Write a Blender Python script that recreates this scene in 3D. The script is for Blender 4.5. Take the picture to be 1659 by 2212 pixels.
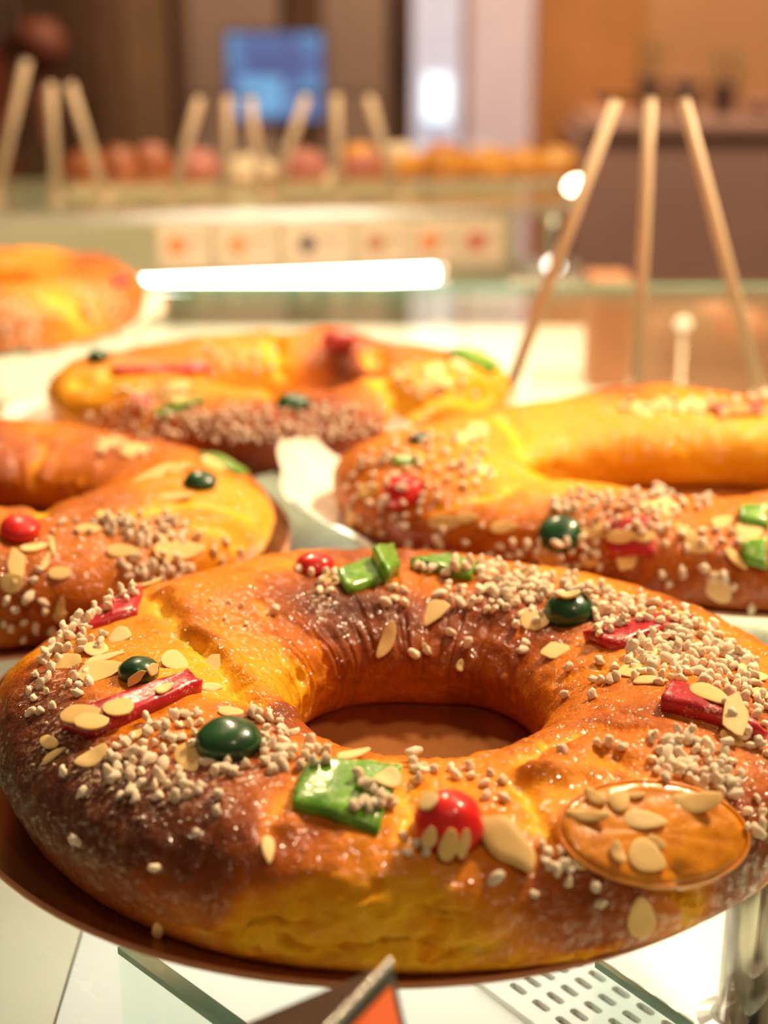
import bpy, math, random
import numpy as np
from mathutils import Vector, Matrix
from mathutils.bvhtree import BVHTree

for o in list(bpy.data.objects):
    bpy.data.objects.remove(o, do_unlink=True)
sc = bpy.context.scene
C = sc.collection
random.seed(7)
rng = np.random.default_rng(7)

# ------------------------------------------------------------------ camera, world, lamps, exposure
H = 0.32                                    # camera height above the glass counter top (metres)
FPX, PITCH = 3500.0, math.radians(20.05)
CP, SP = math.cos(PITCH), math.sin(PITCH)
cam_d = bpy.data.cameras.new('camera')
cam = bpy.data.objects.new('camera', cam_d)
C.objects.link(cam)
cam.location = (0, 0, H)
cam.rotation_euler = (math.pi / 2 - PITCH, 0, 0)
cam_d.sensor_fit = 'HORIZONTAL'
cam_d.sensor_width = 36.0
cam_d.lens = 36.0 * FPX / 1659.0
cam_d.clip_start = 0.02
cam_d.clip_end = 60
cam_d.dof.use_dof = True
cam_d.dof.focus_distance = 0.618
cam_d.dof.aperture_fstop = cam_d.lens / 11.0
sc.camera = cam

w = bpy.data.worlds.new('shop_ambience')
sc.world = w
w.use_nodes = True
w.node_tree.nodes['Background'].inputs[0].default_value = (1.0, 0.66, 0.40, 1)
w.node_tree.nodes['Background'].inputs[1].default_value = 0.16

def lamp(name, kind, loc, target, energy, color, size=0.05, **kw):
    d = bpy.data.lights.new(name, kind)
    o = bpy.data.objects.new(name, d)
    C.objects.link(o)
    o.location = loc
    o.rotation_euler = (Vector(target) - Vector(loc)).to_track_quat('-Z', 'Y').to_euler()
    d.energy = energy
    d.color = color
    if kind == 'AREA':
        d.size = size
    else:
        d.shadow_soft_size = size
    for k, v in kw.items():
        setattr(d, k, v)
    return o

WARM = (1.0, 0.74, 0.44)
lamp('ceiling_spot_key', 'SPOT', (0.95, 1.35, 1.45), (0.05, 0.75, 0.0), 240, WARM, 0.13, spot_size=1.5, spot_blend=0.6)
lamp('ceiling_spot_rear', 'SPOT', (-0.25, 2.1, 1.55), (-0.1, 0.9, 0.0), 105, WARM, 0.11, spot_size=1.4, spot_blend=0.6)
lamp('ceiling_spot_front', 'SPOT', (0.35, -0.2, 1.7), (0.0, 0.65, 0.0), 22, WARM, 0.10, spot_size=1.2, spot_blend=0.7)
lamp('ceiling_spot_right', 'SPOT', (0.95, 0.25, 1.35), (0.26, 1.0, 0.02), 70, (1.0, 0.78, 0.46), 0.10, spot_size=0.5, spot_blend=1.0)
lamp('ceiling_spot_shop', 'SPOT', (0.6, 3.6, 2.2), (0.2, 5.0, -0.2), 420, (1.0, 0.72, 0.45), 0.1, spot_size=2.2, spot_blend=0.8)
lamp('ceiling_spot_counter', 'SPOT', (0.2, 1.9, 1.6), (0.0, 2.15, 0.0), 120, WARM, 0.06, spot_size=1.6, spot_blend=0.7)

vs = sc.view_settings
vs.view_transform = 'Standard'
vs.look = 'None'
vs.gamma = 1
vs.use_curve_mapping = False
vs.exposure = 0.0

# ------------------------------------------------------------------ helpers
def ray(px, py):
    xr, yd = (px - 829.5) / FPX, (py - 1106.0) / FPX
    return Vector((xr, CP - yd * SP, -(SP + yd * CP)))
CAM = Vector((0, 0, H))
def atY(px, py, Y):
    d = ray(px, py)
    return CAM + d * (Y / d.y)
def atZ(px, py, z=0.0):
    d = ray(px, py)
    return CAM + d * ((z - H) / d.z)

def lin(c):
    return tuple(((v / 255.0) / 12.92 if v / 255.0 < 0.04045 else ((v / 255.0 + 0.055) / 1.055) ** 2.4) for v in c) + (1,)

class NT:
    def __init__(s, name):
        s.m = bpy.data.materials.new(name)
        s.m.use_nodes = True
        s.t = s.m.node_tree
        s.b = s.t.nodes['Principled BSDF']
        s.out = s.t.nodes['Material Output']
    def n(s, kind, **kw):
        x = s.t.nodes.new(kind)
        for k, v in kw.items():
            if isinstance(k, str) and hasattr(x, k):
                setattr(x, k, v)
        return x
    def l(s, a, b):
        s.t.links.new(a, b)
    def set(s, **kw):
        for k, v in kw.items():
            s.b.inputs[k.replace('_', ' ')].default_value = v
        return s

def ramp(N, stops, interp='LINEAR'):
    r = N.n('ShaderNodeValToRGB')
    r.color_ramp.interpolation = interp
    e = r.color_ramp.elements
    while len(e) < len(stops):
        e.new(0.5)
    for i, (p, c) in enumerate(stops):
        e[i].position = p
        e[i].color = c if len(c) == 4 else tuple(c) + (1,)
    return r

def noise_node(N, scale, detail=4, rough=0.55, vec=None):
    x = N.n('ShaderNodeTexNoise')
    x.inputs['Scale'].default_value = scale
    x.inputs['Detail'].default_value = detail
    x.inputs['Roughness'].default_value = rough
    if vec is None:
        tc = N.n('ShaderNodeTexCoord')
        vec = tc.outputs['Object']
    N.l(vec, x.inputs['Vector'])
    return x

def simple_mat(name, col, rough=0.5, metal=0.0, var=0.12, scale=20, bump=0.0, coat=0.0, sss=0.0, sss_r=0.01, emis=None, emis_s=0.0):
    N = NT(name)
    c = tuple(col[:3])
    lo = tuple(max(0, v * (1 - var)) for v in c)
    hi = tuple(min(1, v * (1 + var)) for v in c)
    nn = noise_node(N, scale)
    r = ramp(N, [(0.3, lo), (0.7, hi)])
    N.l(nn.outputs['Fac'], r.inputs['Fac'])
    N.l(r.outputs['Color'], N.b.inputs['Base Color'])
    N.set(Roughness=rough, Metallic=metal, Coat_Weight=coat)
    N.b.inputs['Coat Roughness'].default_value = 0.1
    if sss > 0:
        N.b.inputs['Subsurface Weight'].default_value = sss
        N.b.inputs['Subsurface Radius'].default_value = (1, 0.6, 0.3)
        N.b.inputs['Subsurface Scale'].default_value = sss_r
    if bump > 0:
        b = N.n('ShaderNodeBump')
        b.inputs['Strength'].default_value = bump
        b.inputs['Distance'].default_value = 0.002
        N.l(nn.outputs['Fac'], b.inputs['Height'])
        N.l(b.outputs['Normal'], N.b.inputs['Normal'])
    if emis:
        N.b.inputs['Emission Color'].default_value = tuple(emis[:3]) + (1,)
        N.b.inputs['Emission Strength'].default_value = emis_s
    return N.m

def glass_mat(name, tint=(0.95, 1.0, 0.97), refl=1.0, rough=0.02):
    N = NT(name)
    tr = N.n('ShaderNodeBsdfTransparent')
    tr.inputs[0].default_value = tuple(tint) + (1,)
    gl = N.n('ShaderNodeBsdfGlossy')
    gl.inputs['Roughness'].default_value = rough
    gl.inputs['Color'].default_value = (refl, refl, refl, 1)
    fr = N.n('ShaderNodeFresnel')
    ge = N.n('ShaderNodeNewGeometry')          # same pane reflectance on both faces
    mi = N.n('ShaderNodeMath', operation='MULTIPLY_ADD')
    N.l(ge.outputs['Backfacing'], mi.inputs[0]); mi.inputs[1].default_value = 1/1.45 - 1.45; mi.inputs[2].default_value = 1.45
    N.l(mi.outputs[0], fr.inputs['IOR'])
    mx = N.n('ShaderNodeMixShader')
    N.l(fr.outputs[0], mx.inputs[0])
    N.l(tr.outputs[0], mx.inputs[1])
    N.l(gl.outputs[0], mx.inputs[2])
    N.l(mx.outputs[0], N.out.inputs['Surface'])
    return N.m

def tag(o, label=None, cat=None, group=None, kind=None):
    if label: o['label'] = label
    if cat: o['category'] = cat
    if group: o['group'] = group
    if kind: o['kind'] = kind
    return o

def empty(name, loc, label=None, cat=None, group=None, rz=0):
    o = bpy.data.objects.new(name, None)
    C.objects.link(o)
    o.location = loc
    o.rotation_euler = (0, 0, rz)
    o.empty_display_size = 0.02
    return tag(o, label, cat, group)

def link(name, me, parent=None, loc=None):
    o = bpy.data.objects.new(name, me)
    C.objects.link(o)
    if parent: o.parent = parent
    if loc is not None: o.location = loc
    return o

class MB:
    """collects shapes into one mesh"""
    def __init__(s): s.v, s.f = [], []
    def add(s, v, f):
        b = len(s.v)
        s.v += [tuple(p) for p in v]
        s.f += [tuple(i + b for i in q) for q in f]
        return s
    def box(s, x0, y0, z0, x1, y1, z1, bev=0.0):
        if bev <= 0:
            v = [(x0,y0,z0),(x1,y0,z0),(x1,y1,z0),(x0,y1,z0),(x0,y0,z1),(x1,y0,z1),(x1,y1,z1),(x0,y1,z1)]
            return s.add(v, [(0,3,2,1),(4,5,6,7),(0,1,5,4),(1,2,6,5),(2,3,7,6),(3,0,4,7)])
        b = bev
        prof = [(z0, b), (z0 + b, 0), (z1 - b, 0), (z1, b)]
        v = []
        for z, i in prof:
            v += [(x0+i,y0+b,z),(x0+b,y0+i,z),(x1-b,y0+i,z),(x1-i,y0+b,z),(x1-i,y1-b,z),(x1-b,y1-i,z),(x0+b,y1-i,z),(x0+i,y1-b,z)]
        f = [tuple(range(7, -1, -1)), tuple(range(24, 32))]
        for k in range(3):
            for j in range(8):
                a, c = k*8+j, k*8+(j+1) % 8
                f.append((a, c, c+8, a+8))
        return s.add(v, f)
    def tube(s, a, b, r, n=12, r2=None):
        a, b = Vector(a), Vector(b)
        r2 = r if r2 is None else r2
        d = (b - a).normalized()
        u = d.orthogonal().normalized(); w_ = d.cross(u)
        v = [a + (u*math.cos(2*math.pi*i/n) + w_*math.sin(2*math.pi*i/n))*r for i in range(n)]
        v += [b + (u*math.cos(2*math.pi*i/n) + w_*math.sin(2*math.pi*i/n))*r2 for i in range(n)]
        f = [(i, (i+1) % n, n+(i+1) % n, n+i) for i in range(n)] + [tuple(range(n-1, -1, -1)), tuple(range(n, 2*n))]
        return s.add(v, f)
    def lathe(s, prof, n=32, c=(0,0,0), fn=None):
        v, f = [], []
        for r, z in prof:
            for i in range(n):
                t = 2*math.pi*i/n
                k = fn(t, r, z) if fn else (r, z)
                v.append((c[0]+k[0]*math.cos(t), c[1]+k[0]*math.sin(t), c[2]+k[1]))
        m = len(prof)
        for k in range(m-1):
            for i in range(n):
                f.append((k*n+i, k*n+(i+1) % n, (k+1)*n+(i+1) % n, (k+1)*n+i))
        f.append(tuple(range(n-1, -1, -1)))
        f.append(tuple((m-1)*n+i for i in range(n)))
        return s.add(v, f)
    def prism(s, pts, dvec):
        n = len(pts); dv = Vector(dvec)
        v = [Vector(p) for p in pts] + [Vector(p) + dv for p in pts]
        f = [tuple(range(n-1, -1, -1)), tuple(range(n, 2*n))] + [(i, (i+1) % n, n+(i+1) % n, n+i) for i in range(n)]
        return s.add(v, f)
    def mesh(s, name, mat, smooth=False):
        me = bpy.data.meshes.new(name)
        me.from_pydata(s.v, [], s.f)
        me.materials.append(mat)
        if smooth:
            me.polygons.foreach_set('use_smooth', [True]*len(me.polygons))
        me.update()
        return me
    def build(s, name, mat, parent=None, loc=None, smooth=False):
        return link(name, s.mesh(name, mat, smooth), parent, loc)

def vnoise(P, scale, seed=0):
    """smooth 3D value noise in [-1, 1] for an (n,3) array"""
    Q = P * scale + seed * 17.31 + 100.0
    I = np.floor(Q).astype(np.int64)
    F = Q - I
    F = F*F*F*(F*(F*6-15)+10)
    def h(x, y, z):
        k = (x*374761393 + y*668265263 + z*2147483647 + seed*1274126177) & 0xffffffff
        k = ((k ^ (k >> 13)) * 1274126177) & 0xffffffff
        k = (k ^ (k >> 16)) & 0xffff
        return k / 32767.5 - 1.0
    r = np.zeros(len(P))
    for dx in (0, 1):
        for dy in (0, 1):
            for dz in (0, 1):
                wt = (F[:,0] if dx else 1-F[:,0])*(F[:,1] if dy else 1-F[:,1])*(F[:,2] if dz else 1-F[:,2])
                r += wt*h(I[:,0]+dx, I[:,1]+dy, I[:,2]+dz)
    return r
def fbm(P, scale, seed=0, octv=3):
    r = np.zeros(len(P)); a = 1.0
    for k in range(octv):
        r += a*vnoise(P, scale*2**k, seed+k); a *= 0.5
    return r

# ------------------------------------------------------------------ materials
def crust_material():
    N = NT('glazed_bread_crust')
    at = N.n('ShaderNodeAttribute'); at.attribute_name = 'browning_and_light'
    du = N.n('ShaderNodeAttribute'); du.attribute_name = 'dust'
    te = N.n('ShaderNodeAttribute'); te.attribute_name = 'tear'
    n1 = noise_node(N, 95, 6, 0.65)
    n2 = noise_node(N, 420, 4, 0.6)
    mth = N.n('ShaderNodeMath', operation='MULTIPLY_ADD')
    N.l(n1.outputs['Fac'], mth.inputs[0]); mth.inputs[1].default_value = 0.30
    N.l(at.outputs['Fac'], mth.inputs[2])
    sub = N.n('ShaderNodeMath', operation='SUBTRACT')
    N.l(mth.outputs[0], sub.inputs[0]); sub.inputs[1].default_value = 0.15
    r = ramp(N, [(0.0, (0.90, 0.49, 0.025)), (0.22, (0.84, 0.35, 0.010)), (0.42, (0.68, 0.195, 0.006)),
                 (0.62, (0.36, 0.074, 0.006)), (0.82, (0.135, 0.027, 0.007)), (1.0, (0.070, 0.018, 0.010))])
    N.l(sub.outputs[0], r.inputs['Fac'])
    dr = N.n('ShaderNodeMath', operation='MULTIPLY')
    dn = ramp(N, [(0.50, (0, 0, 0)), (0.66, (0.7, 0.7, 0.7))])
    N.l(n2.outputs['Fac'], dn.inputs['Fac'])
    N.l(dn.outputs['Color'], dr.inputs[0]); N.l(du.outputs['Fac'], dr.inputs[1])
    mx = N.n('ShaderNodeMix', data_type='RGBA')
    N.l(dr.outputs[0], mx.inputs['Factor'])
    N.l(r.outputs['Color'], mx.inputs[6]); mx.inputs[7].default_value = (0.85, 0.62, 0.45, 1)
    N.l(mx.outputs[2], N.b.inputs['Base Color'])
    # gloss: egg wash; torn crumb and dusted spots stay matt
    mt = N.n('ShaderNodeMath', operation='MAXIMUM')
    N.l(te.outputs['Fac'], mt.inputs[0]); N.l(dr.outputs[0], mt.inputs[1])
    mr = N.n('ShaderNodeMapRange')
    N.l(mt.outputs[0], mr.inputs['Value']); mr.inputs['To Min'].default_value = 0.45; mr.inputs['To Max'].default_value = 0.85
    N.l(mr.outputs[0], N.b.inputs['Roughness'])
    mc = N.n('ShaderNodeMapRange')
    N.l(mt.outputs[0], mc.inputs['Value']); mc.inputs['To Min'].default_value = 0.82; mc.inputs['To Max'].default_value = 0.0
    # the glaze sits in patches and droplets
    gl1 = noise_node(N, 260, 4, 0.65)
    glr = ramp(N, [(0.47, (0.04, 0.04, 0.04)), (0.58, (1, 1, 1))])
    N.l(gl1.outputs['Fac'], glr.inputs['Fac'])
    mg = N.n('ShaderNodeMath', operation='MULTIPLY'); N.l(glr.outputs['Color'], mg.inputs[0]); N.l(mc.outputs[0], mg.inputs[1])
    N.l(mg.outputs[0], N.b.inputs['Coat Weight'])
    N.b.inputs['Coat Roughness'].default_value = 0.13
    N.b.inputs['Coat IOR'].default_value = 1.75
    N.b.inputs['Specular IOR Level'].default_value = 0.12
    N.b.inputs['Subsurface Weight'].default_value = 0.06
    N.b.inputs['Subsurface Radius'].default_value = (1.0, 0.45, 0.12)
    N.b.inputs['Subsurface Scale'].default_value = 0.004
    # fine wrinkles of the skin
    n3 = noise_node(N, 300, 5, 0.65)
    b1 = N.n('ShaderNodeBump'); b1.inputs['Strength'].default_value = 0.6; b1.inputs['Distance'].default_value = 0.0014
    N.l(n3.outputs['Fac'], b1.inputs['Height'])
    b2 = N.n('ShaderNodeBump'); b2.inputs['Strength'].default_value = 0.5; b2.inputs['Distance'].default_value = 0.0008
    n4 = noise_node(N, 700, 3, 0.6)
    N.l(n4.outputs['Fac'], b2.inputs['Height'])
    N.l(b1.outputs['Normal'], b2.inputs['Normal'])
    N.l(b2.outputs['Normal'], N.b.inputs['Normal'])
    # the glaze pools in tiny droplets that glint
    n5 = noise_node(N, 430, 1.2, 0.4)
    b3 = N.n('ShaderNodeBump'); b3.inputs['Strength'].default_value = 1.0; b3.inputs['Distance'].default_value = 0.0022
    N.l(n5.outputs['Fac'], b3.inputs['Height'])
    N.l(b3.outputs['Normal'], N.b.inputs['Coat Normal'])
    return N.m

def rand_mat(name, stops, rough, sss=0.0, sss_s=0.003, coat=0.0, bump=0.0, bscale=300, spec=0.5, trans=0.0):
    """colour varied per object and by noise"""
    N = NT(name)
    oi = N.n('ShaderNodeObjectInfo')
    nn = noise_node(N, bscale, 4, 0.6)
    m1 = N.n('ShaderNodeMath', operation='MULTIPLY'); N.l(oi.outputs['Random'], m1.inputs[0]); m1.inputs[1].default_value = 0.6
    m2 = N.n('ShaderNodeMath', operation='MULTIPLY_ADD'); N.l(nn.outputs['Fac'], m2.inputs[0]); m2.inputs[1].default_value = 0.4
    N.l(m1.outputs[0], m2.inputs[2])
    r = ramp(N, stops)
    N.l(m2.outputs[0], r.inputs['Fac'])
    N.l(r.outputs['Color'], N.b.inputs['Base Color'])
    N.set(Roughness=rough)
    N.b.inputs['Coat Weight'].default_value = coat
    N.b.inputs['Coat Roughness'].default_value = 0.06
    N.b.inputs['Specular IOR Level'].default_value = spec
    N.b.inputs['Transmission Weight'].default_value = trans
    if sss:
        N.b.inputs['Subsurface Weight'].default_value = sss
        N.b.inputs['Subsurface Radius'].default_value = (1, 0.7, 0.4)
        N.b.inputs['Subsurface Scale'].default_value = sss_s
    if bump:
        b = N.n('ShaderNodeBump'); b.inputs['Strength'].default_value = bump; b.inputs['Distance'].default_value = 0.001
        N.l(nn.outputs['Fac'], b.inputs['Height']); N.l(b.outputs['Normal'], N.b.inputs['Normal'])
        N.l(b.outputs['Normal'], N.b.inputs['Coat Normal'])
    return N.m

def candy_mat(name, stops, bump=0.3, sugar=0.0, coat=0.4):
    """candied fruit: wet translucent jelly, some with a frosting of sugar grains"""
    N = NT(name)
    nn = noise_node(N, 130, 4, 0.6)
    r = ramp(N, stops)
    N.l(nn.outputs['Fac'], r.inputs['Fac'])
    g = noise_node(N, 900, 3, 0.7)
    g2 = noise_node(N, 160, 3, 0.6)
    mm = N.n('ShaderNodeMath', operation='MULTIPLY'); N.l(g.outputs['Fac'], mm.inputs[0]); N.l(g2.outputs['Fac'], mm.inputs[1])
    gr = ramp(N, [(0.31, (0, 0, 0)), (0.40, (sugar, sugar, sugar))])
    N.l(mm.outputs[0], gr.inputs['Fac'])
    mx = N.n('ShaderNodeMix', data_type='RGBA')
    N.l(gr.outputs['Color'], mx.inputs['Factor']); N.l(r.outputs['Color'], mx.inputs[6]); mx.inputs[7].default_value = (0.8, 0.72, 0.6, 1)
    N.l(mx.outputs[2], N.b.inputs['Base Color'])
    N.set(Roughness=0.35)
    N.b.inputs['Coat Weight'].default_value = coat
    N.b.inputs['Coat Roughness'].default_value = 0.07
    N.b.inputs['Subsurface Weight'].default_value = 0.35
    N.b.inputs['Subsurface Radius'].default_value = (1, 1, 0.6)
    N.b.inputs['Subsurface Scale'].default_value = 0.006
    b = N.n('ShaderNodeBump'); b.inputs['Strength'].default_value = bump; b.inputs['Distance'].default_value = 0.0012
    N.l(nn.outputs['Fac'], b.inputs['Height'])
    N.l(b.outputs['Normal'], N.b.inputs['Normal']); N.l(b.outputs['Normal'], N.b.inputs['Coat Normal'])
    return N.m

M = {}
M['crust'] = crust_material()
M['sugar'] = rand_mat('pearl_sugar', [(0.1, (0.90, 0.72, 0.53)), (0.6, (0.96, 0.80, 0.61)), (1, (0.98, 0.86, 0.70))], 0.75, sss=0.15, sss_s=0.002, bump=0.5, bscale=600)
M['almond'] = rand_mat('almond_flake', [(0.0, (0.78, 0.46, 0.13)), (0.5, (0.86, 0.58, 0.22)), (1, (0.90, 0.68, 0.34))], 0.5, sss=0.2, sss_s=0.002, bump=0.25, bscale=180)
M['almond_skin'] = simple_mat('almond_skin_edge', (0.55, 0.26, 0.06), 0.6)
M['red'] = candy_mat('red_candied_fruit', [(0.25, (0.30, 0.004, 0.012)), (0.75, (0.58, 0.015, 0.03))], 0.4, 0.75, 0.12)
M['cherry_red'] = candy_mat('red_candied_cherry', [(0.25, (0.55, 0.006, 0.006)), (0.75, (0.85, 0.02, 0.015))], 0.35)
M['green'] = candy_mat('green_candied_fruit', [(0.25, (0.05, 0.20, 0.004)), (0.75, (0.20, 0.46, 0.02))], 0.5, 0.6)
M['cherry_green'] = candy_mat('green_candied_cherry', [(0.3, (0.004, 0.045, 0.010)), (0.8, (0.008, 0.10, 0.018))], 0.15)
M['orange'] = candy_mat('candied_orange_flesh', [(0.25, (0.55, 0.17, 0.004)), (0.75, (0.86, 0.33, 0.008))], 0.6, 0.0, 0.6)
M['orange_rind'] = candy_mat('candied_orange_rind', [(0.25, (0.62, 0.17, 0.005)), (0.75, (0.80, 0.26, 0.01))], 0.3)
M['board'] = simple_mat('bronze_foil_card', (0.42, 0.165, 0.045), 0.24, 0.85, 0.12, 30, 0.05)
M['board_edge'] = simple_mat('bronze_card_edge', (0.50, 0.22, 0.11), 0.5, 0.2)
M['paper'] = simple_mat('white_doily_paper', (0.86, 0.80, 0.70), 0.8, 0, 0.05, 60, 0.2)
M['white'] = simple_mat('white_laminate', (0.88, 0.88, 0.83), 0.45, 0, 0.02, 8)
M['cream'] = simple_mat('cream_laminate', (0.80, 0.76, 0.60), 0.5, 0, 0.03, 8)
M['grey_deck'] = simple_mat('grey_laminate', (0.26, 0.25, 0.19), 0.5, 0, 0.05, 8)
M['thin_glass'] = glass_mat('thin_acrylic', (1, 1, 1), 0.25, 0.1)
M['glass'] = glass_mat('clear_counter_glass')
M['glass_edge'] = simple_mat('green_glass_edge', (0.10, 0.34, 0.29), 0.15, 0, 0.2, 25, coat=0.5)
M['chrome'] = simple_mat('brushed_steel', (0.62, 0.58, 0.52), 0.28, 0.9, 0.06, 40)
M['black'] = simple_mat('black_card', (0.02, 0.016, 0.012), 0.45, 0, 0.2, 30)
M['dark_card'] = simple_mat('dark_brown_card', (0.060, 0.028, 0.014), 0.6, 0, 0.2, 30)
M['orange_print'] = simple_mat('orange_print', (0.98, 0.13, 0.0), 0.5, 0, 0.03, 20)
M['silver'] = simple_mat('silver_bead', (0.85, 0.83, 0.78), 0.15, 1.0, 0.05, 80)
M['led'] = simple_mat('white_led_diffuser', (0.9, 0.9, 0.88), 0.4, emis=(1.0, 0.95, 0.86), emis_s=14)
M['dark_wood'] = simple_mat('dark_brown_wood', (0.11, 0.055, 0.030), 0.45, 0, 0.35, 6)
M['dark_deck'] = simple_mat('very_dark_brown_laminate', (0.050, 0.024, 0.013), 0.4, 0, 0.25, 8)
M['brown_wood'] = simple_mat('mid_brown_wood', (0.22, 0.13, 0.075), 0.5, 0, 0.25, 4)
M['orange_wood'] = simple_mat('honey_wood_panel', (0.50, 0.22, 0.075), 0.45, 0, 0.18, 4)
M['mauve'] = simple_mat('mauve_wall_paint', (0.32, 0.22, 0.18), 0.7, 0, 0.1, 2)
M['mauve_light'] = simple_mat('pale_mauve_laminate', (0.40, 0.245, 0.21), 0.5, 0, 0.08, 3)
M['floor'] = simple_mat('brown_floor_tile', (0.12, 0.07, 0.045), 0.35, 0, 0.2, 5)
M['rod'] = simple_mat('pale_brass_rod', (0.68, 0.50, 0.33), 0.45, 0.0, 0.06, 20)

# ------------------------------------------------------------------ the setting
ZF = -0.92
def struct(o):
    o['kind'] = 'structure'
    return o
struct(MB().box(-4.2, -1.2, ZF-0.05, 4.2, 5.1, ZF).build('floor', M['floor']))
struct(MB().box(-4.2, 5.0, ZF, 4.2, 5.1, 1.9).build('wall_back', M['mauve']))
struct(MB().box(-4.3, -1.2, ZF, -4.2, 5.1, 1.9).build('wall_left', M['mauve']))
struct(MB().box(4.2, -1.2, ZF, 4.3, 5.1, 1.9).build('wall_right', M['mauve']))

# ------------------------------------------------------------------ glass counter the bread stands on
counter = empty('glass_counter', (0, 0.9, ZF), 'long glass-topped display counter carrying the ring breads', 'counter')
def on_counter(mb, name, mat, smooth=False):
    mb.v = [(x, y - 0.9, z - ZF) for x, y, z in mb.v]
    return mb.build(name, mat, counter, smooth=smooth)
X0, X1, Y0, Y1 = -0.95, 0.62, 0.22, 1.79
YG = 1.50      # the glass stops short of the rear light well
DZ = -0.11
on_counter(MB().box(X0, Y0, -0.008, X1, YG, 0.0), 'glass_top', M['glass'])
for a in (((X0, Y0), (X1, Y0)), ((X0, YG), (X1, YG))):
    on_counter(MB().tube((a[0][0], a[0][1], -0.004), (a[1][0], a[1][1], -0.004), 0.0042, 6), 'glass_edge_strip', M['glass_edge'])
on_counter(MB().box(X0, Y0, ZF, X1, Y1, DZ - 0.03), 'cabinet_body', M['cream'])
# deck panels below the glass
on_counter(MB().box(X0, Y0, DZ - 0.03, -0.1375, 0.94, DZ), 'deck_panel', M['cream'])  # cream tone paints in this side being less lit
on_counter(MB().box(-0.136, Y0, DZ - 0.03, 0.205, 0.94, DZ + 0.0005), 'deck_panel', M['white'])
on_counter(MB().box(X0, 0.941, DZ - 0.03, 0.205, 1.40, DZ - 0.001), 'deck_panel', M['grey_deck'])
on_counter(MB().box(X0, 1.401, DZ - 0.03, 0.245, Y1, DZ), 'deck_panel', M['white'])
on_counter(MB().box(0.206, Y0, DZ - 0.03, X1, 0.98, DZ), 'deck_panel', M['white'])
on_counter(MB().box(0.206, 0.981, DZ - 0.03, X1, 1.40, DZ - 0.002), 'deck_panel', M['dark_deck'])
on_counter(MB().box(0.246, 1.401, DZ - 0.03, X1, Y1, DZ - 0.002), 'deck_panel', M['dark_deck'])
for x in (X0 + 0.01, X1 - 0.01):
    for y in (Y0 + 0.01, YG - 0.01):
        on_counter(MB().tube((x, y, DZ - 0.01), (x, y, -0.008), 0.008, 12), 'corner_post', M['chrome'], True)
# LED strips fixed to the underside of the glass
for y, x0, x1 in ((0.60, -0.17, 0.17), (0.80, -0.26, 0.20)):
    t = on_counter(MB().box(x0, y - 0.007, -0.018, x1, y + 0.007, -0.010, 0.002), 'led_strip', M['led'])

# things standing on the deck, seen through the glass
def glass_divider(p0, p1, label, w_=0.0034):
    e = empty('glass_divider', ((p0.x + p1.x)/2, (p0.y + p1.y)/2, DZ + 0.0005), label, 'divider')
    d = (p1 - p0).normalized(); nrm = Vector((-d.y, d.x, 0)); L = (p1 - p0).length/2
    def pts(z, k): return [(-d*L - nrm*k + Vector((0,0,z))), (d*L - nrm*k + Vector((0,0,z))), (d*L + nrm*k + Vector((0,0,z))), (-d*L + nrm*k + Vector((0,0,z)))]
    MB().prism(pts(0, w_*0.9), (0, 0, 0.058)).build('pane', M['glass'], e)
    MB().prism(pts(0.058, w_), (0, 0, 0.003)).build('polished_edge', M['glass_edge'], e)
    return e
pa, pb = atZ(270, 2045, DZ + 0.06), atZ(520, 2228, DZ + 0.06)
glass_divider(Vector((pa.x, pa.y, 0)), Vector((pb.x, pb.y, 0)), 'upright glass divider with green edge below the cake board, at left')
pa, pb = atZ(1290, 2080, DZ + 0.06), atZ(1500, 2226, DZ + 0.06)
g2 = glass_divider(Vector((pa.x, pa.y, 0)), Vector((pb.x, pb.y, 0)), 'thin glass divider with teal edge beside the slotted white grille', 0.0012)
for ch in g2.children:
    if ch.name.startswith('polished'): ch.scale = (1, 1, 1)

# slotted air grille: plate with real slots
def vent_grille():
    c = atZ(1270, 2165, DZ)
    ang = math.atan2(-0.79, 0.61)
    e = empty('vent_grille', (c.x, c.y, DZ + 0.0006), 'white slotted vent grille under the glass below the orange slice', 'grille', rz=ang)
    mb = MB()
    nx, ny, sx, sy, th = 6, 6, 0.0142, 0.0082, 0.003
    K = 16
    for i in range(nx):
        for j in range(ny):
            cx = (i - nx/2 + 0.5)*sx; cy = (j - ny/2 + 0.5)*sy
            out, inn = [], []
            for k in range(K):
                t = 2*math.pi*k/K
                dx, dy = math.cos(t), math.sin(t)
                m = max(abs(dx), abs(dy))
                out.append((cx + dx/m*sx/2, cy + dy/m*sy/2))
                hx = 0.0 if abs(dx) < 1e-6 else math.copysign(0.0030, dx)
                inn.append((cx + hx + dx*0.0018, cy + dy*0.0019))
            v = [(x, y, th) for x, y in out] + [(x, y, th) for x, y in inn] + [(x, y, 0.0004) for x, y in inn]
            f = []
            for k in range(K):
                k2 = (k + 1) % K
                f += [(k, k2, K+k2, K+k), (K+k, K+k2, 2*K+k2, 2*K+k)]
            mb.add(v, f)
    W, Hh = nx*sx/2, ny*sy/2
    r = 0.006
    for bx in ((-W-r, -Hh-r, -W, Hh+r), (W, -Hh-r, W+r, Hh+r), (-W, -Hh-r, W, -Hh), (-W, Hh, W, Hh+r)):
        mb.box(bx[0], bx[1], 0, bx[2], bx[3], th)
    mb.build('slotted_plate', M['white'], e)
    MB().box(-W, -Hh, 0, W, Hh, 0.0004).build('shadow_tray', simple_mat('grey_vent_tray', (0.22, 0.22, 0.2), 0.6), e)
    return e
vent_grille()
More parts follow.
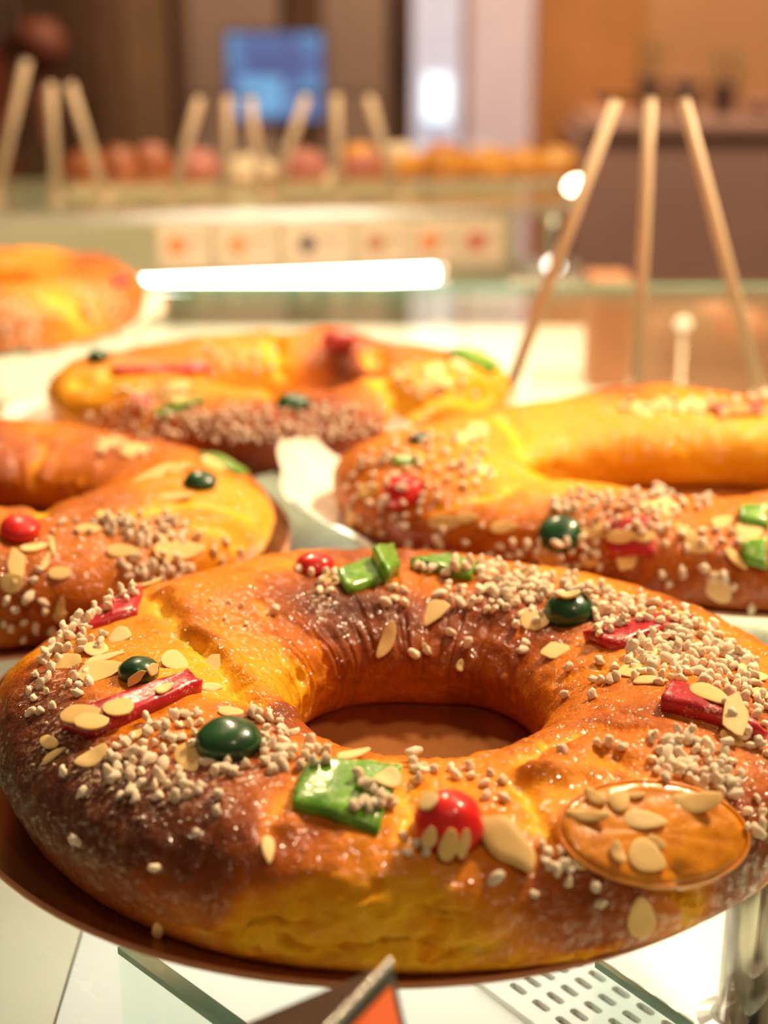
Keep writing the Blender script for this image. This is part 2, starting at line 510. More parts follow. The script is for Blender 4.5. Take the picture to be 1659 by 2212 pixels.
for px, lab in ((1585, 'brushed steel post under the glass, inner one at right edge'), (1650, 'brushed steel post under the glass at the right frame edge')):
    p = atZ(px, 2215, DZ)
    e = empty('shelf_post', (p.x, p.y, DZ + 0.0005), lab, 'post', 'steel posts below the glass')
    MB().tube((0, 0, 0.004), (0, 0, 0.100), 0.0075, 20).build('shaft', M['chrome'], e, smooth=True)
    MB().lathe([(0.016, 0), (0.016, 0.003), (0.010, 0.005)], 20).build('foot', M['chrome'], e)

# ------------------------------------------------------------------ ring breads
def periodic(ctrl, th):
    k = sorted(ctrl.items())
    xs = np.array([a for a, _ in k], float); ys = np.array([b for _, b in k], float)
    d = np.degrees(th) % 360
    i = np.searchsorted(xs, d, side='right') - 1
    n = len(xs)
    x0 = xs[i]; x1 = np.where(i + 1 < n, xs[(i+1) % n], xs[(i+1) % n] + 360)
    f = (d - x0)/(x1 - x0)
    ya, yb, yc, yd_ = ys[(i-1) % n], ys[i], ys[(i+1) % n], ys[(i+2) % n]
    return 0.5*((2*yb) + (-ya+yc)*f + (2*ya-5*yb+4*yc-yd_)*f*f + (-ya+3*yb-3*yc+yd_)*f**3)

def make_bvh(V, F): return BVHTree.FromPolygons([tuple(p) for p in V], F)

# shared small pieces
def ico():
    import bmesh
    bm = bmesh.new(); bmesh.ops.create_icosphere(bm, subdivisions=2, radius=1.0)
    v = np.array([x.co[:] for x in bm.verts]); f = [tuple(q.index for q in p.verts) for p in bm.faces]
    bm.free(); return v, f
ICO = ico()
def lumpy(name, seed, amp, mat, sq=(1, 1, 1), scale=1.25):
    v = ICO[0].copy()
    r = 1 + amp*vnoise(v, scale, seed) + amp*0.5*vnoise(v, scale*2.3, seed+5)
    v = v*r[:, None]*np.array(sq)
    me = bpy.data.meshes.new(name); me.from_pydata([tuple(p) for p in v], [], ICO[1]); me.materials.append(mat)
    me.polygons.foreach_set('use_smooth', [True]*len(me.polygons))
    return me, v
PEARLS = [lumpy('sugar_pearl', s, 0.46, M['sugar'], (1.0 + 0.12*(s % 3), 0.74 + 0.06*(s % 4), 0.72 + 0.06*(s % 3))) for s in range(10)]

def almond_mesh(kind):
    n = 18; mb = MB()
    rs = np.random.default_rng(50 + kind)
    top, mid, bot = [], [], []
    ring0, ring1 = [], []
    bend = (0.9, -0.6, 0.3, 1.4, 0.0)[kind % 5]
    for i in range(n):
        t = 2*math.pi*i/n
        x, y = math.cos(t), math.sin(t)
        if kind in (0, 1):     # teardrop
            y *= (1 - 0.38*x)*1.0
        elif kind == 2:        # broken shard
            q = math.cos(math.pi/5)/math.cos(((t + 0.35) % (2*math.pi/5)) - math.pi/5)*1.12; x *= q; y *= q*(1 - 0.2*x)
        elif kind == 3:        # sliver with a curl
            y = y*0.9 + 0.35*(x*x - 0.5)
        elif kind == 4:
            x += 0.08*math.sin(2*t + 1); y += 0.06*math.cos(3*t)
        k = 1 + rs.uniform(-0.03, 0.03)
        ring1.append((x*k, y*k))
    v = [(x*0.93, y*0.90, 1 + bend*x*x) for x, y in ring1] + [(x, y, 0.2 + bend*x*x) for x, y in ring1] + \
        [(x*0.95, y*0.93, -1 + bend*x*x) for x, y in ring1]
    v += [(x*0.45, y*0.45, 1.05 + bend*x*x*0.2) for x, y in ring1] + [(0, 0, 1.05), (0, 0, -1)]
    f = []
    for i in range(n):
        j = (i+1) % n
        f += [(n+i, n+j, j, i), (2*n+i, 2*n+j, n+j, n+i), (i, j, 3*n+j, 3*n+i), (3*n+i, 3*n+j, 4*n), (2*n+j, 2*n+i, 4*n+1)]
    mb.add(v, f)
    me = mb.mesh('almond_flake', M['almond'], True)
    return me
ALMONDS = [almond_mesh(k) for k in range(5)]

class Ring:
    def __init__(s, name, label, centre, Ro, Ri, hh, N, Mm, seed, zb=0.002, strokes=(), paint=(), base_brown=0.5, dust=(), tears=(), lump=0.010, rough=1.0, group='ring breads on the counter'):
        s.seed = seed
        s.loc = Vector((centre[0]*H, centre[1]*H, zb))
        s.root = empty(name, s.loc, label, 'bread', group)
        th = np.linspace(0, 2*math.pi, N, endpoint=False)
        ph = np.linspace(0, 2*math.pi, Mm, endpoint=False)
        ro, ri, h = periodic(Ro, th)*H, periodic(Ri, th)*H, periodic(hh, th)*H
        mid, a = (ro + ri)/2, (ro - ri)/2
        cph, sph = np.cos(ph)[None, :], np.sin(ph)[None, :]
        zc = 0.40*h[:, None]
        up = sph >= 0
        rad = np.where(up, np.sign(cph)*np.abs(cph)**0.92, np.where(cph > 0, np.abs(cph)**0.20*(1 - 0.03*np.clip(np.abs(sph)*1.6, 0, 1)), -np.abs(cph)**0.17))
        R = mid[:, None] + a[:, None]*rad
        Z = np.where(up, zc + (h[:, None] - zc)*np.abs(sph)**0.96, zc*(1 - np.clip(np.abs(sph)*1.18, 0, 1)**1.15))
        G = np.stack([R*np.cos(th)[:, None], R*np.sin(th)[:, None], Z], -1)
        P = G.reshape(-1, 3)
        def normals(P):
            G = P.reshape(N, Mm, 3)
            d1 = np.roll(G, -1, 0) - np.roll(G, 1, 0); d2 = np.roll(G, -1, 1) - np.roll(G, 1, 1)
            n = np.cross(d1, d2).reshape(-1, 3)
            return n/np.maximum(np.linalg.norm(n, axis=1), 1e-12)[:, None]
        F = [(i*Mm + j, ((i+1) % N)*Mm + j, ((i+1) % N)*Mm + (j+1) % Mm, i*Mm + (j+1) % Mm) for i in range(N) for j in range(Mm)]
        nr = normals(P)
        off = np.array(s.loc)
        keep = np.clip(P[:, 2]/(0.02), 0, 1)          # the underside stays flat
        # swelling of the dough
        P = P + nr*(keep*(H*lump*fbm(P, 16, seed, 2)))[:, None]
        s.bvhs = [make_bvh(P + off, F)]
        nr = normals(P)
        def poly(pts):
            out = []
            for q in pts:
                hit = s.hit(*q)
                if hit: out.append(np.array(hit[0]) - off)
            return out
        def dist(P, pl):
            if len(pl) == 1: return np.linalg.norm(P - pl[0], axis=1)
            d = np.full(len(P), 9.0)
            for p, q in zip(pl[:-1], pl[1:]):
                e = q - p; L = max(e @ e, 1e-12)
                t = np.clip(((P - p) @ e)/L, 0, 1)
                d = np.minimum(d, np.linalg.norm(P - (p + t[:, None]*e), axis=1))
            return d
        disp = np.zeros(len(P))
        warp = P + 0.0035*np.stack([fbm(P, 70, seed+31, 2), fbm(P, 70, seed+32, 2), fbm(P, 70, seed+33, 2)], -1)
        for pts, wd, dp in strokes:
            pl = poly(pts)
            if pl: disp += dp*np.exp(-(dist(warp, pl)/wd)**2)
        tear = np.zeros(len(P))
        for pts, wd in tears:
            pl = poly(pts)
            if pl: tear = np.maximum(tear, np.clip(1.4 - dist(warp, pl)/wd, 0, 1))
        # fine skin relief
        fine = 0.0007*fbm(P, 120, seed+3, 3)*rough
        TH, PH = np.repeat(th, Mm), np.tile(ph, N)
        Q = np.stack([np.cos(TH)*0.12, np.sin(TH)*0.12, np.cos(PH + 0.6*np.sin(3*TH))*0.012], -1)      # stretch marks run round the roll
        fine = fine - 0.0011*rough*np.clip(0.30 - np.abs(fbm(Q, 75, seed+21, 2)), 0, 1)/0.3*np.clip(0.5 + fbm(P, 18, seed+22, 1), 0, 1)
        ragged = tear*(0.0030*fbm(P, 80, seed+8, 4) + 0.0012*fbm(P, 260, seed+10, 3) - 0.0090*np.clip(0.28 - np.abs(fbm(P*np.array([1, 1, 3.0]), 38, seed+9, 3)), 0, 1))
        P = P + nr*((disp + fine)*np.clip(keep + 0.15, 0, 1) + ragged*np.clip(P[:, 2]/0.004, 0, 1))[:, None]
        P[:, 2] = np.maximum(P[:, 2], 0)
        # crust map: real bake colour, plus painted-in lit and shaded tones
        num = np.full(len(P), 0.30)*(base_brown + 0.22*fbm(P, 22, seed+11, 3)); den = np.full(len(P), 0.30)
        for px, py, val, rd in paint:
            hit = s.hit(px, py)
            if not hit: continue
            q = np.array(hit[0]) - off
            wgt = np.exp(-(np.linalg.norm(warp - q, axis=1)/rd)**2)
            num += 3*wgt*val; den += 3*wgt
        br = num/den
        br = br + np.clip(-disp*0, 0, 1) + np.where(disp < 0, disp*110, disp*25)      # stretched dough in the folds bakes paler
        br = br*(1 - tear) + tear*(0.15 + 0.16*fbm(P, 90, seed+13, 3))
        ds = np.zeros(len(P))
        for px, py, rd in dust:
            hit = s.hit(px, py)
            if hit: ds = np.maximum(ds, np.clip(1.3*np.exp(-(np.linalg.norm(warp - (np.array(hit[0]) - off), axis=1)/rd)**2), 0, 1))
        me = bpy.data.meshes.new('bread')
        me.from_pydata([tuple(p) for p in P], [], F)
        me.polygons.foreach_set('use_smooth', [True]*len(F))
        for nm, arr in (('browning_and_light', np.clip(br, 0, 1)), ('dust', ds), ('tear', tear)):
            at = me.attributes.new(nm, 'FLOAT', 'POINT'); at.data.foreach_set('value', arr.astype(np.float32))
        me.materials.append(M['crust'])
        s.bread = link('bread', me, s.root)
        s.bvhs = [make_bvh(P + off, F)]
        s.pearl_list = []
        s.rnd = random.Random(seed)
    def hit(s, px, py, spread=True):
        tries = [(0, 0)]
        if spread:
            tries += [(0, d) for d in (6, 12, 20, 30, 42, 56)]
        for dx, dy in tries:
            d = ray(px + dx, py + dy).normalized()
            best = None
            for b in s.bvhs:
                r = b.ray_cast(CAM, d)
                if r[0] is not None and (best is None or r[3] < best[3]): best = r
            if best:
                n = best[1]
                if n.dot(d) > 0: n = -n
                return best[0], n, best[2], best[3]
        return None
    def depth(s, p): return (p.y*CP + (H - p.z)*SP)
    def child(s, name, me, mat4=None):
        o = link(name, me, s.root)
        if mat4 is not None: o.matrix_local = mat4
        return o
    def local_mesh(s, name, V, F, mat, solid=True):
        me = bpy.data.meshes.new(name)
        me.from_pydata([tuple(Vector(v) - s.loc) for v in V], [], F)
        me.polygons.foreach_set('use_smooth', [True]*len(F))
        me.materials.append(mat)
        o = link(name, me, s.root)
        if solid: s.bvhs.append(make_bvh([tuple(v) for v in V], F))
        return o
    def strip(s, name, quad, mat, th=0.004, nu=14, nv=6, lift=0.0, label=None, wob=0.06):
        """candied fruit draped over the crust; quad = corners in picture order"""
        (ax, ay), (bx, by), (cx_, cy_), (dx, dy) = quad
        pts, nrs = [], []
        for j in range(nv + 1):
            for i in range(nu + 1):
                u, v = i/nu, j/nv
                # soften the corners
                uu = u + 0.02*math.sin(v*math.pi*2 + 1); vv = v + 0.03*math.sin(u*math.pi*2 + 2)
                uu = min(1, max(0, uu)); vv = min(1, max(0, vv))
                x = (ax*(1-uu) + bx*uu)*(1-vv) + (dx*(1-uu) + cx_*uu)*vv
                y = (ay*(1-uu) + by*uu)*(1-vv) + (dy*(1-uu) + cy_*uu)*vv
                h = s.hit(x, y)
                if not h: return None
                pts.append(h[0].copy()); nrs.append(h[1].copy())
        W = nu + 1
        for _ in range(10):          # fruit is stiffer than the crust relief
            q = [p.copy() for p in pts]; qn = [p.copy() for p in nrs]
            for j in range(nv + 1):
                for i in range(W):
                    nb = [(i+a, j+b) for a, b in ((1,0),(-1,0),(0,1),(0,-1)) if 0 <= i+a < W and 0 <= j+b <= nv]
                    av = sum((pts[b*W+a] for a, b in nb), Vector())/len(nb)
                    an = sum((nrs[b*W+a] for a, b in nb), Vector())/len(nb)
                    inner = 0 < i < nu and 0 < j < nv
                    # move only along the line of sight so that the outline keeps its shape
                    d = (pts[j*W+i] - CAM).normalized()
                    tgt = pts[j*W+i] + d*((av - pts[j*W+i]).dot(d))*(0.6 if inner else 0.4)
                    q[j*W+i] = tgt; qn[j*W+i] = (nrs[j*W+i]*0.4 + an*0.6).normalized()
            pts, nrs = q, qn
        V, F = [], []
        for k, (p, n) in enumerate(zip(pts, nrs)):
            i, j = k % W, k // W
            e = min(i, nu - i, j, nv - j)
            t = th*(0.80 if e == 0 else 1.0) + lift
            t += th*wob*math.sin(i*1.3 + j*2.1 + s.seed)
            V.append(p + n*t)
        for p, n in zip(pts, nrs): V.append(p - n*0.003)
        K = len(pts)
        for j in range(nv):
            for i in range(nu):
                a = j*W + i
                F.append((a, a+W, a+W+1, a+1)); F.append((K+a, K+a+1, K+a+W+1, K+a+W))
        rim = [i for i in range(W)] + [j*W + nu for j in range(1, nv+1)] + [nv*W + i for i in range(nu-1, -1, -1)] + [j*W for j in range(nv-1, 0, -1)]
        for a, b in zip(rim, rim[1:] + rim[:1]): F.append((a, b, K+b, K+a))
        o = s.local_mesh(name, V, F, mat)
        if label: o['label'] = label
        return o
    def cherry(s, px, py, rx, ry, mat, name='candied_cherry', label=None, squash=0.82):
        h = s.hit(px, py + 0.25*ry)
        if not h: return
        p, n = h[0], h[1]
        r = rx*s.depth(p)/FPX
        n = (n*0.6 + Vector((0, 0, 1))*0.5).normalized()
        v = np.array([q for q in ICO2[0]])
        k = 1 + (0.09 if 'red' in mat.name else 0.05)*vnoise(v, 1.6, s.seed + int(px)) + 0.015*vnoise(v, 4, s.seed + int(px))
        v = v*k[:, None]*np.array((1, 1, squash*min(1.15, max(0.72, ry/rx*1.15))))
        q = n.to_track_quat('Z', 'Y').to_matrix()
        c = p + n*r*0.22
        V = [c + q @ Vector(a*r) for a in v]
        o = s.local_mesh(name, V, ICO2[1], mat)
        if label: o['label'] = label
        return o
    def orange_slice(s, cx_, cy_, rx, ry, ang, th=0.004):
        K, L = 56, 9
        ca, sa = math.cos(ang), math.sin(ang)
        def xy(f, t):
            u, v = rx*f*math.cos(t), ry*f*math.sin(t)
            return cx_ + u*ca - v*sa, cy_ + u*sa + v*ca
        pts, nrs = [], []
        for i in range(L + 1):
            for k in range(K):
                h = s.hit(*xy((i/L)**0.85 if i else 0.001, 2*math.pi*k/K))
                pts.append(h[0].copy()); nrs.append(h[1].copy())
        N_ = sum(nrs, Vector()).normalized()
        c0 = sum(pts, Vector())/len(pts)
        # the slice is stiff: flatten towards its mean plane along the line of sight
        q = []
        for p in pts:
            d = (p - CAM).normalized()
            t = (c0 - p).dot(N_)/d.dot(N_)
            q.append(p + d*t*0.62)
        pts = q
        V, F = [], []
        for i in range(L + 1):
            for k in range(K):
                p = pts[i*K + k]
                f = (i/L)
                seg = abs(math.sin(5*2*math.pi*k/K/1.0))
                z = th*(0.80 + 0.07*seg*min(1, f*2)) if f < 0.85 else th*0.92
                if i == L: z = th*0.5
                V.append(p + N_*z)
        for k in range(K): V.append(pts[L*K + k] - N_*0.004)
        for i in range(L):
            for k in range(K):
                k2 = (k+1) % K
                F.append((i*K+k, (i+1)*K+k, (i+1)*K+k2, i*K+k2))
        for k in range(K):
            k2 = (k+1) % K
            F.append((L*K+k, (L+1)*K+k, (L+1)*K+k2, L*K+k2))
        o = s.local_mesh('candied_orange_slice', V, F, M['orange'])
        o['label'] = 'glossy amber candied orange slice'
        # rind: a thin raised hoop
        Vr, Fr = [], []
        nt = 8
        for k in range(K):
            p = pts[L*K + k] + N_*th*0.55
            out = (pts[L*K + k] - pts[(L-2)*K + k]).normalized()
            for j in range(nt):
                t = 2*math.pi*j/nt
                Vr.append(p + out*math.cos(t)*0.0008 + N_*math.sin(t)*0.0010)
        for k in range(K):
            for j in range(nt):
                Fr.append((k*nt+j, ((k+1) % K)*nt+j, ((k+1) % K)*nt+(j+1) % nt, k*nt+(j+1) % nt))
        ob = s.local_mesh('rind', Vr, Fr, M['orange_rind'])
        ob.parent = o
    def almond(s, px, py, L, W, ang=0, kind=None, tilt=0.22, face=0.25, thick=0.0007):
        h = s.hit(px, py)
        if not h: return
        p, n = h[0], h[1]
        view = (CAM - p).normalized()
        rn = s.rnd
        n = (n + face*view + Vector((rn.uniform(-tilt, tilt), rn.uniform(-tilt, tilt), 0))).normalized()
        sc_ = s.depth(p)/FPX
        right = Vector((1, 0, 0)); upv = Vector((0, SP, CP))
        a = math.radians(ang)
        sdir = right*math.cos(a) + upv*math.sin(a)
        fwd = Vector((0, CP, -SP))
        def inplane(sd):          # vector in the flake's plane that projects onto the screen direction sd
            k = -(sd.dot(n))/(fwd.dot(n) if abs(fwd.dot(n)) > 0.25 else math.copysign(0.25, fwd.dot(n)))
            return sd + fwd*max(-1.6, min(1.6, k))
        mj = inplane(sdir); lj = min(mj.length, 1.9)
        x = (mj - n*mj.dot(n)).normalized()
        y = n.cross(x)
        vis = max(0.42, abs(n.dot(view)))
        hx = 0.5*L*sc_*lj
        hy = 0.5*W*sc_/vis if abs(math.sin(a)) < 0.7 else 0.5*W*sc_
        hy = min(hy, hx*1.1)
        q = Matrix((x, y, n)).transposed().to_4x4()
        m = Matrix.Translation(p + n*(thick*1.1) - s.loc) @ q @ Matrix.Diagonal((hx, hy, thick, 1))
        me = ALMONDS[rn.choice((0, 0, 1, 4, 4, 3, 2)) if kind is None else kind]
        o = s.child('almond_flake', me, m)
        return o
    def pearl(s, px, py, size, up=0.0):
        h = s.hit(px, py, False)
        if not h: return
        p, n = h[0], h[1]
        r = 0.5*size*s.depth(p)/FPX
        s.pearl_list.append((p + n*r*(0.55 + up), r))
    def scatter(s, poly, spacing, size, layer2=0.0, tries=None):
        xs = [p[0] for p in poly]; ys = [p[1] for p in poly]
        x0, x1, y0, y1 = min(xs), max(xs), min(ys), max(ys)
        done = []
        rn = s.rnd
        for _ in range(int((x1-x0)*(y1-y0)/(spacing*spacing)*5)):
            x, y = rn.uniform(x0, x1), rn.uniform(y0, y1)
            ins = False; j = len(poly) - 1
            for i in range(len(poly)):
                if (ys[i] > y) != (ys[j] > y) and x < (xs[j]-xs[i])*(y-ys[i])/(ys[j]-ys[i]) + xs[i]: ins = not ins
                j = i
            if not ins: continue
            if any((x-a)**2 + ((y-b)*1.25)**2 < spacing*spacing for a, b in done): continue
            done.append((x, y))
            sz = rn.uniform(*size)
            s.pearl(x, y, sz)
            if rn.random() < layer2: s.pearl(x + rn.uniform(-.4, .4)*spacing, y - 0.3*spacing, sz*0.9, 1.1)
    def scatter_almonds(s, poly, count, L=(40, 70), W=(20, 40)):
        xs = [p[0] for p in poly]; ys = [p[1] for p in poly]
        for _ in range(count):
            a, b, c = s.rnd.random(), s.rnd.random(), 0
            i = s.rnd.randrange(len(poly)); j = s.rnd.randrange(len(poly))
            x = xs[i]*a + xs[j]*(1-a); y = ys[i]*a + ys[j]*(1-a)
            x += (sum(xs)/len(xs) - x)*b; y += (sum(ys)/len(ys) - y)*b
            s.almond(x, y, s.rnd.uniform(*L), s.rnd.uniform(*W), s.rnd.uniform(-50, 50))
    def finish(s, limit=300):
        rn = s.rnd
        s.pearl_list.sort(key=lambda a: -a[1]/s.depth(a[0]))
        rest = MB()
        for k, (p, r) in enumerate(s.pearl_list):
            e = (rn.uniform(0, 6.3), rn.uniform(0, 6.3), rn.uniform(0, 6.3))
            from mathutils import Euler
            m = Matrix.Translation(p - s.loc) @ Euler(e).to_matrix().to_4x4() @ Matrix.Diagonal((r*1.08, r*rn.uniform(0.9, 1.1), r, 1))
            me, v = PEARLS[rn.randrange(len(PEARLS))]
            if k < limit:
                s.child('sugar_pearl', me, m)
            else:
                rest.add([m @ Vector(a) for a in v], ICO[1])
        if rest.v:
            o = rest.build('sugar_pearls', M['sugar'], s.root, smooth=True)
            o['kind'] = 'stuff'

def ico3():
    import bmesh
    bm = bmesh.new(); bmesh.ops.create_icosphere(bm, subdivisions=4, radius=1.0)
    v = np.array([x.co[:] for x in bm.verts]); f = [tuple(q.index for q in p.verts) for p in bm.faces]
    bm.free(); return v, f
ICO2 = ico3()

def board(name, label, centre, r, mat, z=0.0, th=0.002, cat='cake board', group=None, fn=None, edge=True):
    o = empty(name, (centre[0]*H, centre[1]*H, z), label, cat, group)
    MB().lathe([(r*H - 0.0006, 0), (r*H - 0.0006, th*0.5), (r*H - 0.0006, th - 0.0001), (0.001, th - 0.0001)], 120, fn=fn).build('foil_top', mat, o)
    if edge:
        mb = MB(); n = 120
        prof = [(r*H - 0.0006, 0.0001), (r*H, 0.0004), (r*H, th - 0.0003), (r*H - 0.0008, th + 0.0001), (r*H - 0.0016, th + 0.0001)]
        mb.lathe(prof, n, fn=fn); mb.f = mb.f[:-2]
        mb.build('rim', M['board_edge'], o, smooth=True)
    return o

# ---- nearest ring bread
board('cake_board', 'round bronze foil cake board under the nearest ring bread', (0.0, 1.907), 0.556, M['board'], group='cake boards')
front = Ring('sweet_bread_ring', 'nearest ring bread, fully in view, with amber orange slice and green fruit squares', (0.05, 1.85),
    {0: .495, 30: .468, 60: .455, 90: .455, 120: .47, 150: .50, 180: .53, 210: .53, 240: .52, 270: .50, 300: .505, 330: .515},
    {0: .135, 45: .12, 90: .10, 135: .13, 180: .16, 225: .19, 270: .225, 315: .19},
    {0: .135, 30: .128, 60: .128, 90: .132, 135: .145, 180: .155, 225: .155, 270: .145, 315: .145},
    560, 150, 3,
    strokes=[
        ([(690, 1370), (700, 1420), (722, 1470)], 0.0016, -0.0022),
        ([(1135, 1335), (1100, 1400), (1082, 1450)], 0.0018, -0.0025),
        ([(935, 1330), (930, 1380)], 0.0016, -0.0012),
        ([(330, 1290), (400, 1370), (455, 1430), (510, 1490), (560, 1520)], 0.0032, -0.0050),
        ([(380, 1280), (440, 1360), (500, 1440), (560, 1500), (610, 1540)], 0.0060, 0.0045),
        ([(470, 1400), (520, 1470), (570, 1530)], 0.0014, -0.0016),
        ([(640, 1420), (655, 1500), (660, 1540)], 0.0022, -0.0035),
        ([(560, 1300), (600, 1400), (640, 1480)], 0.0030, -0.0018),
        ([(1130, 1640), (1180, 1600), (1260, 1575), (1380, 1568)], 0.0030, -0.0045),
        ([(1140, 1672), (1220, 1640), (1320, 1618), (1400, 1610)], 0.0060, 0.0040),
        ([(1110, 1700), (1145, 1760), (1190, 1810)], 0.0030, -0.0028),
        ([(1150, 1670), (1240, 1665), (1330, 1680), (1400, 1700)], 0.0040, 0.0025),
        ([(1215, 1470), (1270, 1440), (1330, 1440)], 0.0025, -0.0020),
        ([(870, 1700), (885, 1760), (880, 1810)], 0.0030, -0.0030),
        ([(650, 1680), (600, 1740), (590, 1800)], 0.0040, -0.0022),
        ([(600, 1960), (760, 1930), (900, 1940)], 0.0025, -0.0020),
        ([(430, 2010), (620, 2030), (800, 2045)], 0.0024, -0.0045),
        ([(850, 2040), (960, 2060), (1060, 2040)], 0.0030, -0.0030),
        ([(1470, 1900), (1480, 1960), (1470, 2010)], 0.0030, -0.0060),
        ([(1540, 1900), (1500, 1980)], 0.0022, -0.0035),
        ([(1440, 1930), (1435, 1990)], 0.0030, 0.0025),
        ([(680, 1290), (760, 1310), (820, 1300)], 0.0080, 0.0022),
        ([(1030, 1300), (1100, 1340)], 0.0080, 0.0020),
    ],
    tears=[([(560, 2000), (680, 1965), (760, 1945), (900, 1960), (980, 2000)], 0.0090), ([(500, 2030), (700, 2045), (860, 2060), (980, 2060)], 0.0080),
           ([(1060, 2085), (1200, 2070), (1340, 2045)], 0.0028), ([(1465, 1930), (1490, 1975)], 0.0040)],
    paint=[(x, y, v, 0.014) for x, y, v in (  # left-front dark and inner yellow carry shade and glow besides baking
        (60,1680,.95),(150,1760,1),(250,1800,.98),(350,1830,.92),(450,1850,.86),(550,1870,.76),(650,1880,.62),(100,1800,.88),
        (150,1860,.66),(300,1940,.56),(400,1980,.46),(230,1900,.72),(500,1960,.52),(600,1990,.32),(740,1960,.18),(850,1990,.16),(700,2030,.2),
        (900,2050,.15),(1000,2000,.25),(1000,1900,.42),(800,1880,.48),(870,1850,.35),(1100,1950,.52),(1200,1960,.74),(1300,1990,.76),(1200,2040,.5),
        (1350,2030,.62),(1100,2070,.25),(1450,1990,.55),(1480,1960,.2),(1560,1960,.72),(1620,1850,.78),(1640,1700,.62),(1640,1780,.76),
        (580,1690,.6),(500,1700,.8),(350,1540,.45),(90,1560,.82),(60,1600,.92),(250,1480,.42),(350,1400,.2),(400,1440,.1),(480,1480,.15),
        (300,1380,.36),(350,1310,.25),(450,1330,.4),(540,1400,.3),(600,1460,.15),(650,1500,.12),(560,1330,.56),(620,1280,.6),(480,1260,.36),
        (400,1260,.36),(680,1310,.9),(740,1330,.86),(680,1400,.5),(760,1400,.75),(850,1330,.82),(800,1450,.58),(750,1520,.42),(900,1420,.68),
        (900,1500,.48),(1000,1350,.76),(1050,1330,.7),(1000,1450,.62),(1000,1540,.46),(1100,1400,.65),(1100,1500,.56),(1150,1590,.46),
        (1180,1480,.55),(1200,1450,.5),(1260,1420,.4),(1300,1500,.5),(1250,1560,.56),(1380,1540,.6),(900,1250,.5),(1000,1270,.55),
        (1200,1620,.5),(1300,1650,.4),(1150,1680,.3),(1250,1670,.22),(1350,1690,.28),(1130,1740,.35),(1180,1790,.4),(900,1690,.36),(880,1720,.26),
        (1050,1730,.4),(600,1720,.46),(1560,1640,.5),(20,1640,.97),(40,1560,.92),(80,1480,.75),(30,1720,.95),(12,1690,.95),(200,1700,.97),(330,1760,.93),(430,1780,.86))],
    dust=[(490,1320,.014),(510,1350,.012),(250,1640,.016),(200,1560,.012),(350,1690,.016),(120,1600,.014),(100,1480,.012),(690,1300,.008),
          (480,1680,.014),(840,1300,.007),(1300,1340,.014),(1450,1400,.016),(1520,1660,.014),(1600,1560,.014),(460,1940,.004)])
